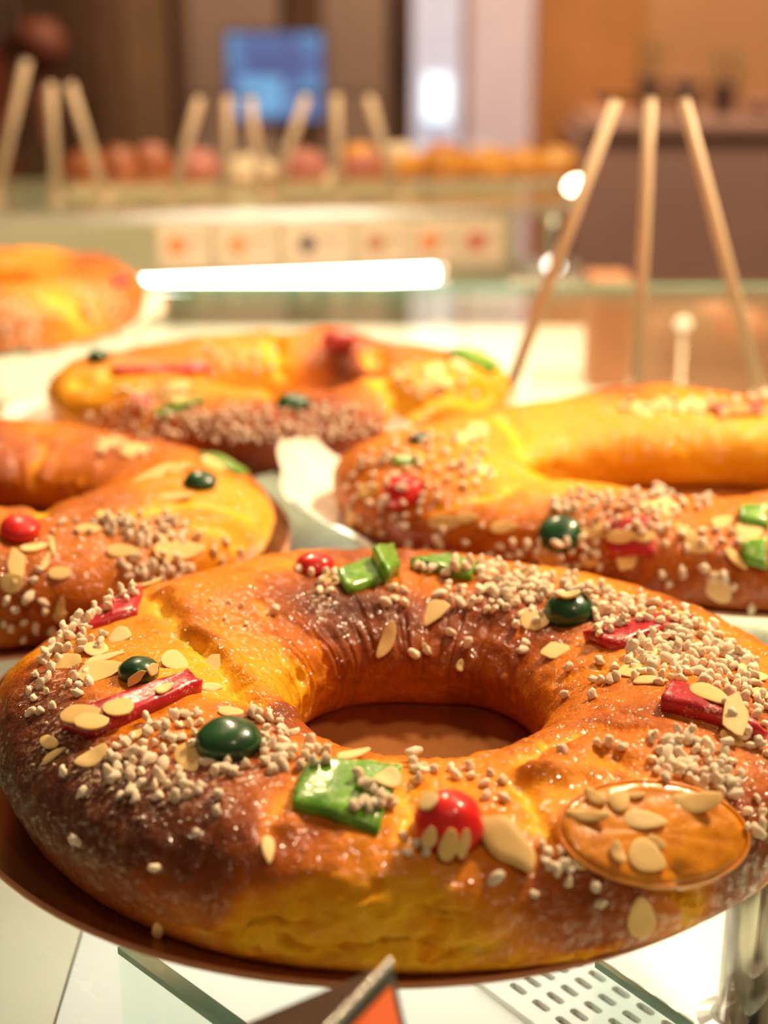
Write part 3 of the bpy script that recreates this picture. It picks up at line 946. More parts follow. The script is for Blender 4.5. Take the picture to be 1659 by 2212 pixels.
def front_toppings(R):
    # candied fruit
    R.strip('candied_fruit_strip', [(215,1322),(308,1274),(298,1335),(120,1392)], M['red'], 0.004, label='dark red candied strip')
    R.strip('candied_fruit_strip', [(124,1570),(402,1466),(436,1492),(205,1602)], M['red'], 0.0055, 18, 6, label='long dark red candied strip')
    R.cherry(300, 1450, 44, 34, M['cherry_green'], label='dark green candied cherry')
    R.cherry(495, 1602, 74, 50, M['cherry_green'], label='dark green candied cherry')
    R.cherry(680, 1222, 42, 27, M['cherry_red'], label='bright red candied cherry')
    R.strip('candied_fruit_piece', [(722,1246),(812,1212),(838,1262),(752,1290)], M['green'], 0.0045, 12, 8, label='bright green candied fruit square')
    R.strip('candied_fruit_piece', [(800,1206),(848,1204),(860,1246),(826,1268)], M['green'], 0.0080, 8, 8, label='upturned end of the green candied square')
    R.strip('candied_fruit_piece', [(880,1222),(960,1212),(1030,1230),(1018,1262)], M['green'], 0.0050, 14, 6, label='green candied fruit slice')
    R.cherry(1231, 1318, 54, 42, M['cherry_green'], label='dark green candied cherry')
    R.strip('candied_fruit_strip', [(1258,1380),(1400,1342),(1500,1346),(1330,1412)], M['red'], 0.0045, 16, 7, label='red candied strip')
    R.strip('candied_fruit_strip', [(1446,1490),(1560,1526),(1650,1606),(1424,1538)], M['red'], 0.0060, 16, 7, label='red candied strip')
    R.strip('candied_fruit_piece', [(668,1652),(868,1664),(815,1812),(628,1752)], M['green'], 0.0040, 14, 12, label='large bright green candied fruit square')
    R.cherry(972, 1775, 76, 66, M['cherry_red'], label='bright red candied cherry half', squash=0.9)
    R.orange_slice(1405, 1806, 206, 112, 0.10)
    # almond flakes: picture position, length, width, angle
    for a in ((261,1375,48,42,0),(207,1406,42,34,20),(149,1434,66,36,10),(220,1452,100,42,10),(225,1424,84,13,14),(295,1463,52,20,40),
              (328,1447,26,26,60),(377,1432,60,40,-30),(459,1437,46,38,70),(456,1488,42,18,0),(172,1546,90,38,6),(196,1562,76,34,0),(256,1532,52,36,25),(354,1491,36,14,22),
              (410,1642,62,58,-60),(200,1637,74,38,30),(118,1634,62,13,35),(108,1606,46,18,-10),(497,1542,56,20,-5),(763,1634,72,14,8),
              (318,1266,70,10,15),(579,1837,50,28,-80),(343,2006,46,26,80),
              (835,1383,86,34,70),(934,1324,82,44,22),(1157,1340,62,46,-20),(1203,1409,62,34,0),(991,1437,26,18,80),(1367,1452,64,34,5),
              (1419,1419,62,18,40),(1406,1473,72,16,3),(1250,1278,56,14,-5),(1393,1327,72,18,-5),(1455,1329,56,11,0),(1578,1416,42,28,-30),
              (1624,1460,62,25,-25),(1537,1503,78,26,-25),(1588,1545,84,56,80),(1137,1242,62,12,-8),(1229,1288,52,14,6),(1639,1503,40,25,-20),
              (837,1684,48,44,30),(929,1735,46,30,30),(929,1809,50,34,75),(970,1825,78,42,80),(1001,1822,70,26,80),
              (1283,1722,58,30,-30),(1337,1732,46,40,20),(1372,1720,42,14,5),(1503,1732,116,50,5),(1270,1763,96,28,-3),
              (1393,1773,100,38,-5),(1414,1822,48,30,-20),(1398,1853,88,62,-25),(1247,1871,36,14,-20),(1334,1843,46,34,-70),
              (716,1255,40,28,-30),(1580,1600,60,22,-30),(300,1590,40,16,20)):
        R.almond(*a)
    R.almond(1383, 1976, 100, 62, 98, kind=0)
    R.almond(1096, 1827, 150, 78, -40, kind=2, thick=0.0022, tilt=0.05, face=0.5)
    # pearl sugar
    for x, y in ((180,1717),(168,1815),(338,1875),(425,1803),(470,1755),(595,1322),(975,1370),(1016,1390),(896,1414),(923,1406),(1137,1393),
                 (1132,1409),(1093,1319),(1114,1352),(1232,1445),(1298,1432),(1224,1506),(1280,1509),(1285,1473),(1300,1476),(1318,1475),(1216,1626),
                 (1290,1608),(1313,1606),(1341,1616),(829,1306),(950,1288),(1070,1899),(1152,1930),(1226,1907),(1278,1914),(1290,1950),(1185,1872),
                 (1200,1884),(1215,1870),(1631,1794),(140,1670),(262,1722),(295,1728),(472,1722),(430,1710),(400,1700),(1013,1660),(973,1664),(917,1661),(900,1668),(1060,1676)):
        R.pearl(x, y, R.rnd.uniform(22, 28))
    for k in range(9): R.pearl(770 + k*9 + R.rnd.uniform(-5, 5), 1690 + k*6 + R.rnd.uniform(-8, 8), 26, R.rnd.uniform(0, .8))
    for k in range(6): R.pearl(765 + k*11, 1742 + R.rnd.uniform(-6, 8), 25, R.rnd.uniform(0, .5))
    S = R.scatter
    S([(88,1420),(130,1372),(250,1290),(300,1268),(300,1290),(215,1326),(140,1385),(105,1430)], 15, (18, 26), 0.5)
    S([(115,1395),(160,1378),(225,1370),(225,1405),(150,1415),(110,1412)], 17, (20, 28), 0.4)
    S([(60,1500),(95,1420),(135,1425),(110,1500),(130,1540),(60,1545)], 21, (18, 26))
    S([(145,1462),(195,1455),(200,1500),(150,1505)], 20, (20, 26))
    S([(270,1590),(410,1530),(440,1560),(420,1620),(380,1620),(350,1660),(300,1650),(230,1650)], 20, (18, 30), 0.1)
    S([(230,1640),(300,1620),(400,1670),(440,1700),(400,1735),(320,1725),(240,1690)], 23, (22, 32), 0.1)
    S([(540,1545),(590,1550),(640,1590),(725,1625),(720,1650),(640,1665),(590,1670),(560,1640),(575,1600)], 20, (20, 32), 0.35)
    S([(445,1640),(520,1635),(560,1660),(520,1680),(450,1672)], 21, (22, 30), 0.3)
    S([(890,1650),(960,1660),(1080,1680),(1100,1720),(1090,1760),(1040,1730),(1010,1690),(900,1690)], 30, (22, 30), 0.2)
    S([(850,1800),(905,1800),(925,1845),(870,1850)], 22, (22, 28))
    S([(1150,1820),(1200,1830),(1250,1870),(1230,1890),(1180,1870)], 21, (20, 26))
    S([(1032,1222),(1100,1228),(1210,1250),(1330,1285),(1330,1300),(1270,1290),(1200,1290),(1170,1305),(1100,1300),(1040,1280)], 15, (20, 29), 0.5)
    S([(960,1270),(1050,1270),(1150,1300),(1180,1330),(1170,1360),(1110,1325),(1000,1320),(960,1300)], 19, (18, 26), 0.15)
    S([(1285,1290),(1340,1290),(1420,1300),(1500,1340),(1480,1350),(1390,1345),(1320,1365),(1285,1380),(1275,1340)], 15, (18, 26), 0.5)
    S([(1370,1395),(1420,1365),(1520,1350),(1570,1390),(1630,1450),(1640,1490),(1560,1500),(1480,1475),(1420,1480),(1350,1440)], 16, (21, 30), 0.5)
    S([(1300,1440),(1370,1430),(1400,1465),(1330,1480)], 24, (20, 26))
    S([(1400,1600),(1440,1590),(1560,1620),(1600,1660),(1600,1720),(1540,1720),(1480,1690),(1430,1690),(1400,1640)], 19, (22, 32), 0.45)
    S([(1570,1480),(1655,1500),(1655,1640),(1600,1600),(1560,1540)], 22, (20, 28), 0.2)
    S([(1590,1740),(1640,1720),(1650,1790),(1620,1800)], 24, (18, 26))
    S([(640,1235),(730,1225),(735,1280),(690,1290)], 24, (18, 26))
    S([(880,1212),(1020,1228),(1020,1244),(900,1220)], 14, (18, 26), 0.4)
    S([(830,1275),(880,1270),(890,1310),(840,1320)], 22, (18, 24))
    S([(440,1290),(510,1280),(545,1350),(500,1370)], 26, (8, 14))
    S([(100,1560),(300,1600),(450,1700),(430,1800),(200,1750),(60,1650)], 42, (5, 10))
    R.finish()
front_toppings(front)

# ---- ring bread at left, cut by the frame
board('cake_board', 'dark round cake board under the left ring bread cut off by the frame', (-0.66, 2.60), 0.50, M['board'], group='cake boards')
left = Ring('sweet_bread_ring', 'ring bread at the left frame edge with a red cherry on its front', (-0.66, 2.585),
    {0: .475, 20: .45, 45: .42, 90: .45, 135: .50, 180: .52, 225: .50, 270: .485, 300: .48, 330: .485},
    {0: .16, 90: .15, 180: .15, 270: .15},
    {0: .125, 45: .098, 90: .10, 135: .14, 180: .15, 270: .160, 315: .150},
    300, 90, 11,
    strokes=[([(225,1000),(150,1060),(100,1110)], 0.003, -0.003), ([(90,960),(80,1040),(90,1110)], 0.004, -0.004), ([(300,1100),(420,1080),(520,1100)], 0.005, -0.004),
             ([(440,1130),(520,1180),(560,1230)], 0.005, -0.003)],
    paint=[(x, y, v, 0.020) for x, y, v in ((150,1000,.6),(230,1010,.55),(30,1010,.72),(90,1020,.3),(200,1080,.5),(350,1000,.4),(420,1090,.35),(500,1080,.12),(550,1130,.02),(570,1200,.02),
        (480,1180,.25),(520,1230,.1),(400,1130,.4),(180,1200,.45),(120,1280,.6),(60,1330,.62),(30,1390,.5),(150,1330,.62),(220,1250,.5),(300,1230,.45),(90,1410,.35),(60,1200,.55))],
    dust=[(330,1180,.02),(280,1130,.015)])
def left_toppings(R):
    R.cherry(42, 1145, 46, 30, M['cherry_red'], label='bright red candied cherry')
    R.cherry(432, 1042, 36, 24, M['cherry_green'], label='dark green candied cherry')
    R.strip('candied_fruit_strip', [(425,985),(470,985),(535,1025),(510,1030)], M['green'], 0.003, 10, 5, label='green candied strip')
    for a in ((35,1225,76,40,-80),(25,1260,50,46,20),(128,1240,48,28,10),(75,1185,56,14,10),(112,1180,46,14,-70),(130,1310,50,18,80),(190,1145,52,22,0),
              (265,1192,68,26,0),(385,1190,98,36,5),(98,1215,40,15,75),(130,1330,32,22,30),(350,1165,60,16,-10),(240,960,70,24,10),(300,975,80,30,-5),(330,1030,90,22,40),
              (380,1015,70,20,20),(460,1005,60,20,-30),(380,1075,80,18,5),(230,1120,50,20,-20)): R.almond(*a)
    for x, y in ((33,1315),(95,1320),(8,1345),(25,1352),(50,1342),(75,1352),(50,1378),(30,1402),(10,1407),(92,1300),(70,1255),(80,1232),(12,1298),(60,1290),(110,1360)): R.pearl(x, y, R.rnd.uniform(18, 25))
    R.scatter([(235,1130),(300,1112),(400,1130),(420,1165),(330,1180),(240,1160)], 17, (17, 24), 0.3)
    R.scatter([(250,1200),(330,1200),(420,1205),(400,1250),(320,1262),(255,1240)], 17, (17, 24), 0.3)
    R.scatter([(420,1150),(520,1170),(520,1220),(430,1210)], 32, (16, 22))
    R.scatter([(120,1130),(235,1120),(240,1150),(100,1160)], 22, (14, 20))
    R.scatter([(210,945),(330,945),(350,985),(220,985)], 20, (14, 20))
    R.finish()
left_toppings(left)

# ---- ring bread at right
def doily(name, label, centre, fnr, z=0.0004, cat='doily', group='paper doilies'):
    o = empty(name, (centre[0]*H, centre[1]*H, 0), label, cat, group)
    n = 180; rows = 12; v, f = [], []
    for sgn in (0, 1):
        for i in range(rows + 1):
            for k in range(n):
                t = 2*math.pi*k/n
                R_, curl = fnr(t)
                R_ *= 1 + 0.012*abs(math.sin(t*22)) + 0.010*math.sin(t*7 + 1)
                u = i/rows
                r = R_*H*(0.55 + 0.45*u)
                e = max(0, (u - 0.62)/0.38)
                zz = z + curl*H*e*e*(1 + 0.25*math.sin(t*15)) + 0.0040*e*(1 + math.sin(t*37 + 2*math.sin(t*5)))*0.5 + 0.0012*e*(1 + math.sin(t*71)) - sgn*0.0003
                v.append((r*math.cos(t), r*math.sin(t), zz))
    B = (rows + 1)*n
    for i in range(rows):
        for k in range(n):
            a, b = i*n + k, i*n + (k+1) % n
            f.append((a, b + 0, b + n, a + n)[::-1]); f.append((B + a, B + b, B + b + n, B + a + n))
    for k in range(n):
        a, b = rows*n + k, rows*n + (k+1) % n
        f.append((a, b, B + b, B + a))
    f.append(tuple(range(n))); f.append(tuple(B + k for k in range(n-1, -1, -1)))
    MB().add(v, f).build('paper_sheet', M['paper'], o, smooth=True)
    return o
def ddeg(t): return math.degrees(t) % 360
def bump(d, c, w_): x = (d - c + 180) % 360 - 180; return math.exp(-(x/w_)**2)
RO_R = {0: .62, 30: .57, 60: .50, 90: .47, 120: .45, 150: .53, 180: .62, 205: .57, 225: .49, 250: .45, 270: .47, 300: .53, 330: .58}
rr = lambda t: float(periodic(RO_R, np.array([t]))[0])
RC = (0.53, 2.73)
doily('paper_doily', 'crumpled white paper doily sticking out left of the right ring bread', RC,
      lambda t: (rr(t)*0.93 + 0.15*bump(ddeg(t), 172, 34), 0.085*bump(ddeg(t), 168, 30)))
board('cake_board', 'golden card under the right ring bread, on the paper doily', RC, 1.0, M['board'], z=0.0008, th=0.0016, group='cake boards', fn=lambda t, r, z: (r*(rr(t)*0.985), z))
right = Ring('sweet_bread_ring', 'ring bread at the right frame edge with red and green fruit on its front', RC, RO_R,
    {0: .30, 45: .17, 90: .11, 135: .15, 180: .27, 225: .21, 270: .20, 315: .21},
    {0: .13, 45: .13, 90: .130, 120: .125, 150: .125, 180: .13, 225: .135, 270: .13, 315: .135},
    340, 90, 23, zb=0.0026,
    strokes=[([(1090,900),(1130,960),(1200,1030)], 0.005, -0.006), ([(1210,1030),(1100,1060),(950,1100)], 0.004, -0.003), ([(1030,930),(1120,1010)], 0.004, 0.003)],
    paint=[(x, y, v, 0.024) for x, y, v in ((740,1130,.78),(720,1080,.7),(800,1170,.72),(780,1010,.5),(860,960,.4),(950,930,.3),(1000,960,.35),(1050,940,.3),(1100,990,.08),(1160,1020,.0),(1200,1040,.0),
        (1080,1060,.25),(950,1080,.45),(1000,1120,.45),(1100,1110,.4),(1200,900,.22),(1300,920,.28),(1200,960,.15),(1300,1000,.15),(1450,930,.24),(1450,1000,.12),(1600,930,.12),(1600,1010,.1),(1550,880,.3),  # far inner wall painted yellower for the spotlight pool
        (1200,1050,.3),(1400,1050,.3),(900,1190,.72),(1000,1190,.62),(1100,1200,.6),(1300,1240,.72),(1450,1230,.62),(1400,1290,.66),(1550,1290,.66),(1620,1340,.42),(1500,1330,.5),(1250,1110,.5),(1480,1110,.45),(1440,1160,.4))],
    dust=[(1350,1150,.02),(1250,1080,.02)])
def right_toppings(R):
    R.cherry(1210, 1152, 46, 24, M['cherry_green'], label='dark green candied cherry')
    R.strip('candied_fruit_piece', [(1305,1130),(1400,1122),(1415,1200),(1320,1205)], M['red'], 0.004, 10, 8, label='red candied fruit chunk')
    R.strip('candied_fruit_piece', [(1592,1105),(1655,1100),(1656,1150),(1600,1140)], M['green'], 0.005, 8, 6, label='green candied fruit piece')
    R.strip('candied_fruit_piece', [(1600,1180),(1654,1170),(1656,1232),(1606,1222)], M['green'], 0.005, 8, 6, label='green candied fruit piece')
    R.cherry(874, 1062, 46, 36, M['cherry_red'], label='bright red candied cherry')
    R.cherry(906, 948, 26, 18, M['cherry_green'], label='dark green candied cherry')
    R.strip('candied_fruit_strip', [(850,992),(915,990),(915,1008),(852,1010)], M['green'], 0.003, 8, 4, label='green candied strip')
    R.strip('candied_fruit_strip', [(1530,884),(1650,878),(1655,896),(1540,900)], M['red'], 0.004, 10, 4, label='red candied strip')
    for a in ((1355,1208,54,42,40),(1340,1160,62,30,5),(1270,1150,82,22,-10),(1510,1180,62,36,-20),(1590,1210,60,22,-50),(1550,1265,78,62,-60),(1185,1205,58,36,-10),
              (1275,1215,38,20,0),(1440,1100,58,40,-20),(1620,1150,62,40,10),(1300,1140,50,24,10),(1390,1160,50,26,0),(1480,1150,46,26,-30),(1400,1095,40,20,0),(1090,1140,60,26,5),
              (960,1130,70,30,0),(1010,1120,50,24,0),(1040,1020,60,26,-20),(800,1060,50,26,20),(760,1120,40,20,60),(1560,1130,50,24,20)): R.almond(*a)
    for x, y in ((1430,1240),(1445,1260),(1475,1235),(1540,1245),(1565,1250),(1585,1265),(1622,1312),(1520,1230),(950,1170),(1150,1225),(1060,1195)): R.pearl(x, y, R.rnd.uniform(18, 25))
    R.scatter([(1090,1160),(1200,1165),(1300,1170),(1300,1225),(1180,1225),(1095,1200)], 21, (16, 24), 0.25)
    R.scatter([(1190,1078),(1300,1070),(1500,1074),(1560,1090),(1500,1110),(1300,1105),(1200,1105)], 17, (16, 24), 0.4)
    R.scatter([(1290,1110),(1420,1110),(1430,1150),(1300,1150)], 19, (16, 22), 0.2)
    R.scatter([(1420,1130),(1590,1130),(1600,1180),(1430,1190)], 30, (16, 24))
    R.scatter([(720,1060),(800,980),(920,930),(1040,960),(1060,1040),(960,1080),(880,1130),(800,1170),(720,1150)], 24, (15, 22), 0.15)
    R.scatter([(860,1140),(1060,1120),(1100,1180),(1000,1200),(880,1200)], 34, (15, 22))
    R.scatter([(1330,866),(1655,856),(1655,890),(1340,890)], 21, (14, 20), 0.2)
    R.scatter_almonds([(1330,870),(1650,860),(1650,890),(1340,890)], 14, (30, 50), (14, 24))
    R.scatter_almonds([(1000,900),(1080,930),(1060,980),(980,960)], 8, (30, 50), (16, 26))
    R.finish(260)
right_toppings(right)

# ---- ring bread in the middle distance
BC = (-0.205, 3.31)
RO_B = {0: .46, 45: .40, 90: .36, 135: .40, 180: .49, 225: .41, 260: .41, 290: .40, 315: .37, 340: .40}
rb = lambda t: float(periodic(RO_B, np.array([t]))[0])
doily('paper_doily', 'white paper doily showing at the front of the middle ring bread', BC, lambda t: (rb(t) + 0.03 + 0.10*bump(ddeg(t), 190, 26) - 0.05*bump(ddeg(t), 320, 30), 0.012))
middle = Ring('sweet_bread_ring', 'ring bread in the middle distance with a green cherry centred on its sugared front', BC, RO_B,
    {0: .16, 90: .11, 180: .17, 270: .12},
    {0: .13, 45: .115, 90: .120, 120: .12, 160: .125, 180: .135, 225: .135, 270: .130, 315: .13},
    300, 80, 31, zb=0.0012, lump=0.02,
    strokes=[([(600,740),(612,800),(600,850)], 0.007, -0.011), ([(800,760),(830,820),(870,880)], 0.007, -0.011), ([(180,820),(280,800),(420,800)], 0.007, -0.009),
             ([(330,850),(320,920)], 0.006, -0.004), ([(740,740),(740,800)], 0.012, 0.006), ([(860,900),(960,860),(1060,850)], 0.006, -0.005)],
    paint=[(x, y, v, 0.028) for x, y, v in ((130,900,.25),(170,870,.15),(220,840,.15),(200,930,.4),(300,960,.6),(450,985,.85),(550,1000,.85),(650,990,.85),(750,970,.8),(830,940,.65),(600,920,.62),(400,900,.5),
        (740,810,.9),(700,790,.7),(600,790,.15),(500,760,.35),(450,740,.4),(650,750,.35),(830,790,.5),(900,770,.45),(1000,800,.3),(1070,830,.15),(1060,880,.1),(950,870,.25),(890,870,.3),(300,790,.45),(420,800,.5),(500,840,.25),(640,830,.25))],
    dust=[(500,900,.008)])
def middle_toppings(R):
    R.cherry(634, 872, 36, 22, M['cherry_green'], label='dark green candied cherry')
    R.cherry(214, 770, 24, 16, M['cherry_green'], label='dark green candied cherry')
    R.cherry(302, 868, 26, 18, M['cherry_red'], label='bright red candied cherry')
    R.strip('candied_fruit_strip', [(330,893),(430,862),(448,866),(345,910)], M['green'], 0.003, 12, 4, label='green candied strip')
    R.strip('candied_fruit_strip', [(962,768),(1000,760),(1075,795),(1060,812)], M['green'], 0.005, 12, 5, label='green candied strip')
    R.strip('candied_fruit_strip', [(240,795),(440,786),(460,802),(250,810)], M['red'], 0.004, 14, 4, label='dark red candied strip')
    R.strip('candied_fruit_piece', [(712,738),(758,735),(760,758),(708,762)], M['red'], 0.012, 8, 6, label='upright red candied piece')
    R.scatter([(190,900),(260,870),(400,880),(560,885),(700,885),(840,880),(860,920),(760,945),(600,955),(450,950),(330,945),(220,930)], 17, (11, 17), 0.35)
    R.scatter([(430,750),(600,745),(600,800),(480,800)], 24, (11, 16))
    R.scatter([(800,790),(950,780),(1050,830),(1020,880),(900,860)], 26, (11, 16))
    R.scatter([(240,840),(330,830),(420,845),(300,880)], 22, (11, 16))
    R.scatter_almonds([(820,800),(1000,790),(1040,850),(900,850)], 14, (30, 46), (14, 26))
    R.scatter_almonds([(260,830),(400,830),(420,870),(280,880)], 10, (30, 46), (14, 26))
    R.finish(300)
middle_toppings(middle)

# ---- ring bread far left
FC = (-1.08, 4.25)
doily('paper_doily', 'white paper doily under the farthest ring bread at upper left', FC, lambda t: (0.49 + 0.03*bump(ddeg(t), 300, 40), 0.02))
far = Ring('sweet_bread_ring', 'farthest ring bread, blurred at the upper left frame edge', FC,
    {0: .45, 90: .43, 180: .45, 270: .44}, {0: .13, 90: .11, 180: .13, 270: .12}, {0: .14, 45: .135, 90: .14, 180: .14, 270: .14, 315: .14},
    200, 64, 41, zb=0.0012, lump=0.02,
    strokes=[([(120,640),(180,690),(230,740)], 0.008, -0.008)],
    paint=[(x, y, v, 0.03) for x, y, v in ((40,590,.35),(120,610,.3),(200,600,.6),(260,620,.55),(280,680,.5),(150,680,.2),(200,720,.12),(60,720,.6),(30,680,.5),(120,740,.3),(230,650,.5))],
    dust=[(220,650,.03),(40,700,.03)])
far.strip('candied_fruit_piece', [(240,604),(268,604),(272,622),(246,622)], M['red'], 0.008, 6, 5, label='red candied piece')
far.scatter([(0,660),(60,650),(90,720),(60,750),(0,745)], 16, (10, 14), 0.2)
far.scatter([(170,630),(260,625),(280,680),(200,690)], 18, (10, 14), 0.2)
far.finish()

# ------------------------------------------------------------------ tent price card in front of the board
def price_card():
    A = atY(846, 2078, 1.21*H)
    d = Vector((-0.50, -0.866, 0)).normalized()           # ridge runs towards the viewer
    B = A + d*0.075
    e = empty('price_card', (A.x, A.y, 0), 'black tent price card with silver beaded ridge and orange face at bottom edge', 'price card')
    o = Vector((A.x, A.y, 0))
    z = A.z
    n = Vector((d.y, -d.x, 0)); n = -n if n.x < 0 else n   # faces right
    th = 0.0016
    fA, fB = A + n*0.010 - Vector((0, 0, z)), B + n*0.010 - Vector((0, 0, z))
    MB().prism([A - o, B - o, fB - o, fA - o], -n*th).build('front_panel', M['black'], e)
    up = (A - fA).normalized()
    off = n*0.0004 + Vector((0, 0, 0.0001))
    q = [A + d*0.0035 - up*0.0055, B - d*0.008 - up*0.0055, fB - d*0.008 + up*0.006, fA + d*0.0035 + up*0.006]
    MB().prism([p - o + off for p in q], n*0.0003).build('orange_face', M['orange_print'], e)
    bA, bB = A - n*0.060 + d*0.012 - Vector((0, 0, z)), B - n*0.060 + d*0.012 - Vector((0, 0, z))
    MB().prism([A - o, B - o, bB - o, bA - o], Vector((0, 0, -th))).build('back_panel', M['dark_card'], e)
    me, _ = lumpy('bead', 3, 0.10, M['silver'])
    k = int(0.075/0.0026)
    for i in range(k):
        c = link('bead', me, e, A - o + d*(0.0013 + i*0.0026) + Vector((0, 0, 0.0008)))
        c.scale = (0.0013, 0.0013, 0.0013)
price_card()

# ------------------------------------------------------------------ rod stands
def rod_stand(label, tops, feet, r, Y):
    c = sum((Vector(f) for f in feet), Vector())/3
    e = empty('rod_stand', (c.x, c.y, 0.0), label, 'stand', 'rod stands on the counters')
    for t, f in zip(tops, feet):
        rod = MB().tube(Vector(f) - Vector((c.x, c.y, 0)), Vector(t) - Vector((c.x, c.y, 0)), r, 14).build('rod', M['rod'], e, smooth=True)
        MB().lathe([(r*2, 0), (r*2, 0.003), (r*1.1, 0.005)], 14, (f[0]-c.x, f[1]-c.y, 0)).build('foot', M['rod'], e)
    xs = [Vector(t).x - c.x for t in tops]
    zt = max(Vector(t).z for t in tops)
    MB().box(min(xs) - 0.012, -0.02, zt, max(xs) + 0.012, 0.02, zt + 0.003).build('top_plate', M['thin_glass'], e)
    return e
def stand(label, tp, fp, Y, r=0.0042):
    tops = [atY(x, y, Y) for x, y in tp]
    feet = []
    for (x, y) in fp:
        p = atY(x, y, Y); feet.append(Vector((p.x, Y, 0.0)))
    rod_stand(label, tops, feet, r, Y)
stand('tall stand of three pale rods behind the right ring bread', [(1332,215),(1405,212),(1476,215)], [(1095,863),(1374,863),(1645,863)], 3.50*H)

# ------------------------------------------------------------------ far display counter
FY = 6.0*H
fc = empty('display_counter', (0, FY, ZF), 'far display counter with price tickets and a row of buns', 'counter', rz=0.10)
def fcb(mb, name, mat, smooth=False): return mb.build(name, mat, fc, smooth=smooth)
FX0, FX1 = -0.95, 0.235
Zs = -ZF
fcb(MB().box(FX0, 0.02, 0, FX1 - 0.02, 0.60, Zs - 0.22), 'base_cabinet', M['cream'])
fcb(MB().box(FX0, 0.30, Zs - 0.22, FX1 - 0.02, 0.31, Zs - 0.006), 'rear_panel', M['cream'])
fcb(MB().box(FX0, 0.0, Zs - 0.006, FX1, 0.62, Zs), 'glass_shelf', M['glass'])
fcb(MB().box(FX0, -0.004, Zs - 0.010, FX1, 0.0, Zs + 0.002), 'front_rail', M['chrome'])
for x in (FX0 + 0.01, FX1 - 0.03):
    fcb(MB().tube((x, 0.02, Zs - 0.22), (x, 0.02, Zs - 0.006), 0.009, 12), 'post', M['chrome'], True)
# light tube under the shelf edge
tl = empty('light_tube', (0, 0, 0), 'glowing white light tube under the far edge of the counter glass', 'lamp')
a, b = atY(305, 617, 1.57), atY(940, 591, 1.64)
MB().tube(a, b, 0.0085, 16).build('tube', M['led'], tl, smooth=True)
tl.location = (0, 0, 0)
for p, q in ((a, b), (b, a)):
    d = (p - q).normalized()
    MB().tube(p, p + d*0.012, 0.010, 14).build('end_cap', M['chrome'], tl, smooth=True)
    MB().tube(p + d*0.006, Vector((p.x + d.x*0.006, p.y + d.y*0.006, DZ)), 0.0025, 10).build('bracket', M['chrome'], tl, smooth=True)
# price tickets hanging along the shelf edge
tick = [(340, 455, (0.85, 0.22, 0.03)), (465, 600, (0.80, 0.26, 0.06)), (610, 760, (0.10, 0.05, 0.07)), (770, 885, (0.50, 0.22, 0.08)), (892, 990, (0.85, 0.26, 0.04)), (996, 1086, (0.62, 0.10, 0.06))]
cols = ('bright orange', 'pale orange', 'dark purple', 'brown', 'deep orange', 'red')
M['ticket'] = simple_mat('cream_ticket_card', (0.86, 0.66, 0.46), 0.7, 0, 0.03, 12)
for k, ((x0, x1, col), cn) in enumerate(zip(tick, cols)):
    Yk = FY - 0.012 + ((x0 + x1)/2 - 829)/3500*FY*0.10
    p0, p1 = atY(x0, 482 - (x0-340)*0.012, Yk), atY(x1, 580 - (x0-340)*0.018, Yk)
    e = empty('price_ticket', (p0.x, Yk - 0.004, p1.z), f'cream price ticket with {cn} emblem on the far shelf edge', 'price ticket', 'price tickets on the far shelf')
    Wd, Hd = p1.x - p0.x, p0.z - p1.z
    MB().box(0, 0, 0, Wd, 0.0012, Hd, 0.0003).build('card', M['ticket'], e)
    MB().lathe([(0.0105, 0), (0.0105, 0.0005), (0.009, 0.0008)], 20).build('emblem', simple_mat('emblem_ink', col, 0.6), e)
    em = e.children[-1]; em.rotation_euler = (math.pi/2, 0, 0); em.location = (Wd*0.36, 0, Hd*0.52)
    MB().box(Wd*0.55, -0.0006, Hd*0.60, Wd*0.9, 0, Hd*0.66).build('printed_line', simple_mat('brown_ink', (0.35, 0.2, 0.12), 0.6), e)

# stands on the far counter
stand('stand of three pale rods on the far counter left of the blue screen', [(432,212),(492,206),(540,212)], [(368,430),(490,430),(566,430)], 6.25*H, 0.0056)
stand('stand of three pale rods on the far counter below the blue screen', [(662,208),(726,202),(796,208)], [(588,428),(732,428),(860,428)], 6.25*H, 0.0056)
stand('stand of three pale rods on the far counter at the left frame edge', [(58,130),(110,180),(150,180)], [(-10,455),(124,455),(230,455)], 6.2*H, 0.0056)

# pastries on the far shelf
def bun_mesh(name, mat, seed, sq):
    v = ICO2[0].copy()
    r = 1 + 0.10*vnoise(v, 1.5, seed) + 0.04*vnoise(v, 4, seed)
    v = v*r[:, None]*np.array(sq)
    v[:, 2] = np.maximum(v[:, 2], -0.35*sq[2])
    v[:, 2] -= v[:, 2].min()
    me = bpy.data.meshes.new(name); me.from_pydata([tuple(p) for p in v], [], ICO2[1])
    me.polygons.foreach_set('use_smooth', [True]*len(me.polygons)); me.materials.append(mat)
    return me
M['bun_red'] = simple_mat('reddish_bun_crust', (0.42, 0.13, 0.05), 0.4, 0, 0.3, 30)
M['leaf_dark'] = simple_mat('dark_olive_crust', (0.09, 0.07, 0.02), 0.6)
M['bun_gold'] = simple_mat('golden_bun_crust', (0.80, 0.36, 0.06), 0.35, 0, 0.25, 30)
M['bun_pink'] = simple_mat('pink_icing', (0.60, 0.22, 0.18), 0.4, 0, 0.15, 30)
M['cream_top'] = simple_mat('cream_icing', (0.90, 0.74, 0.50), 0.45, 0, 0.05, 20)
M['paper_cup'] = simple_mat('paper_case', (0.55, 0.33, 0.20), 0.8)
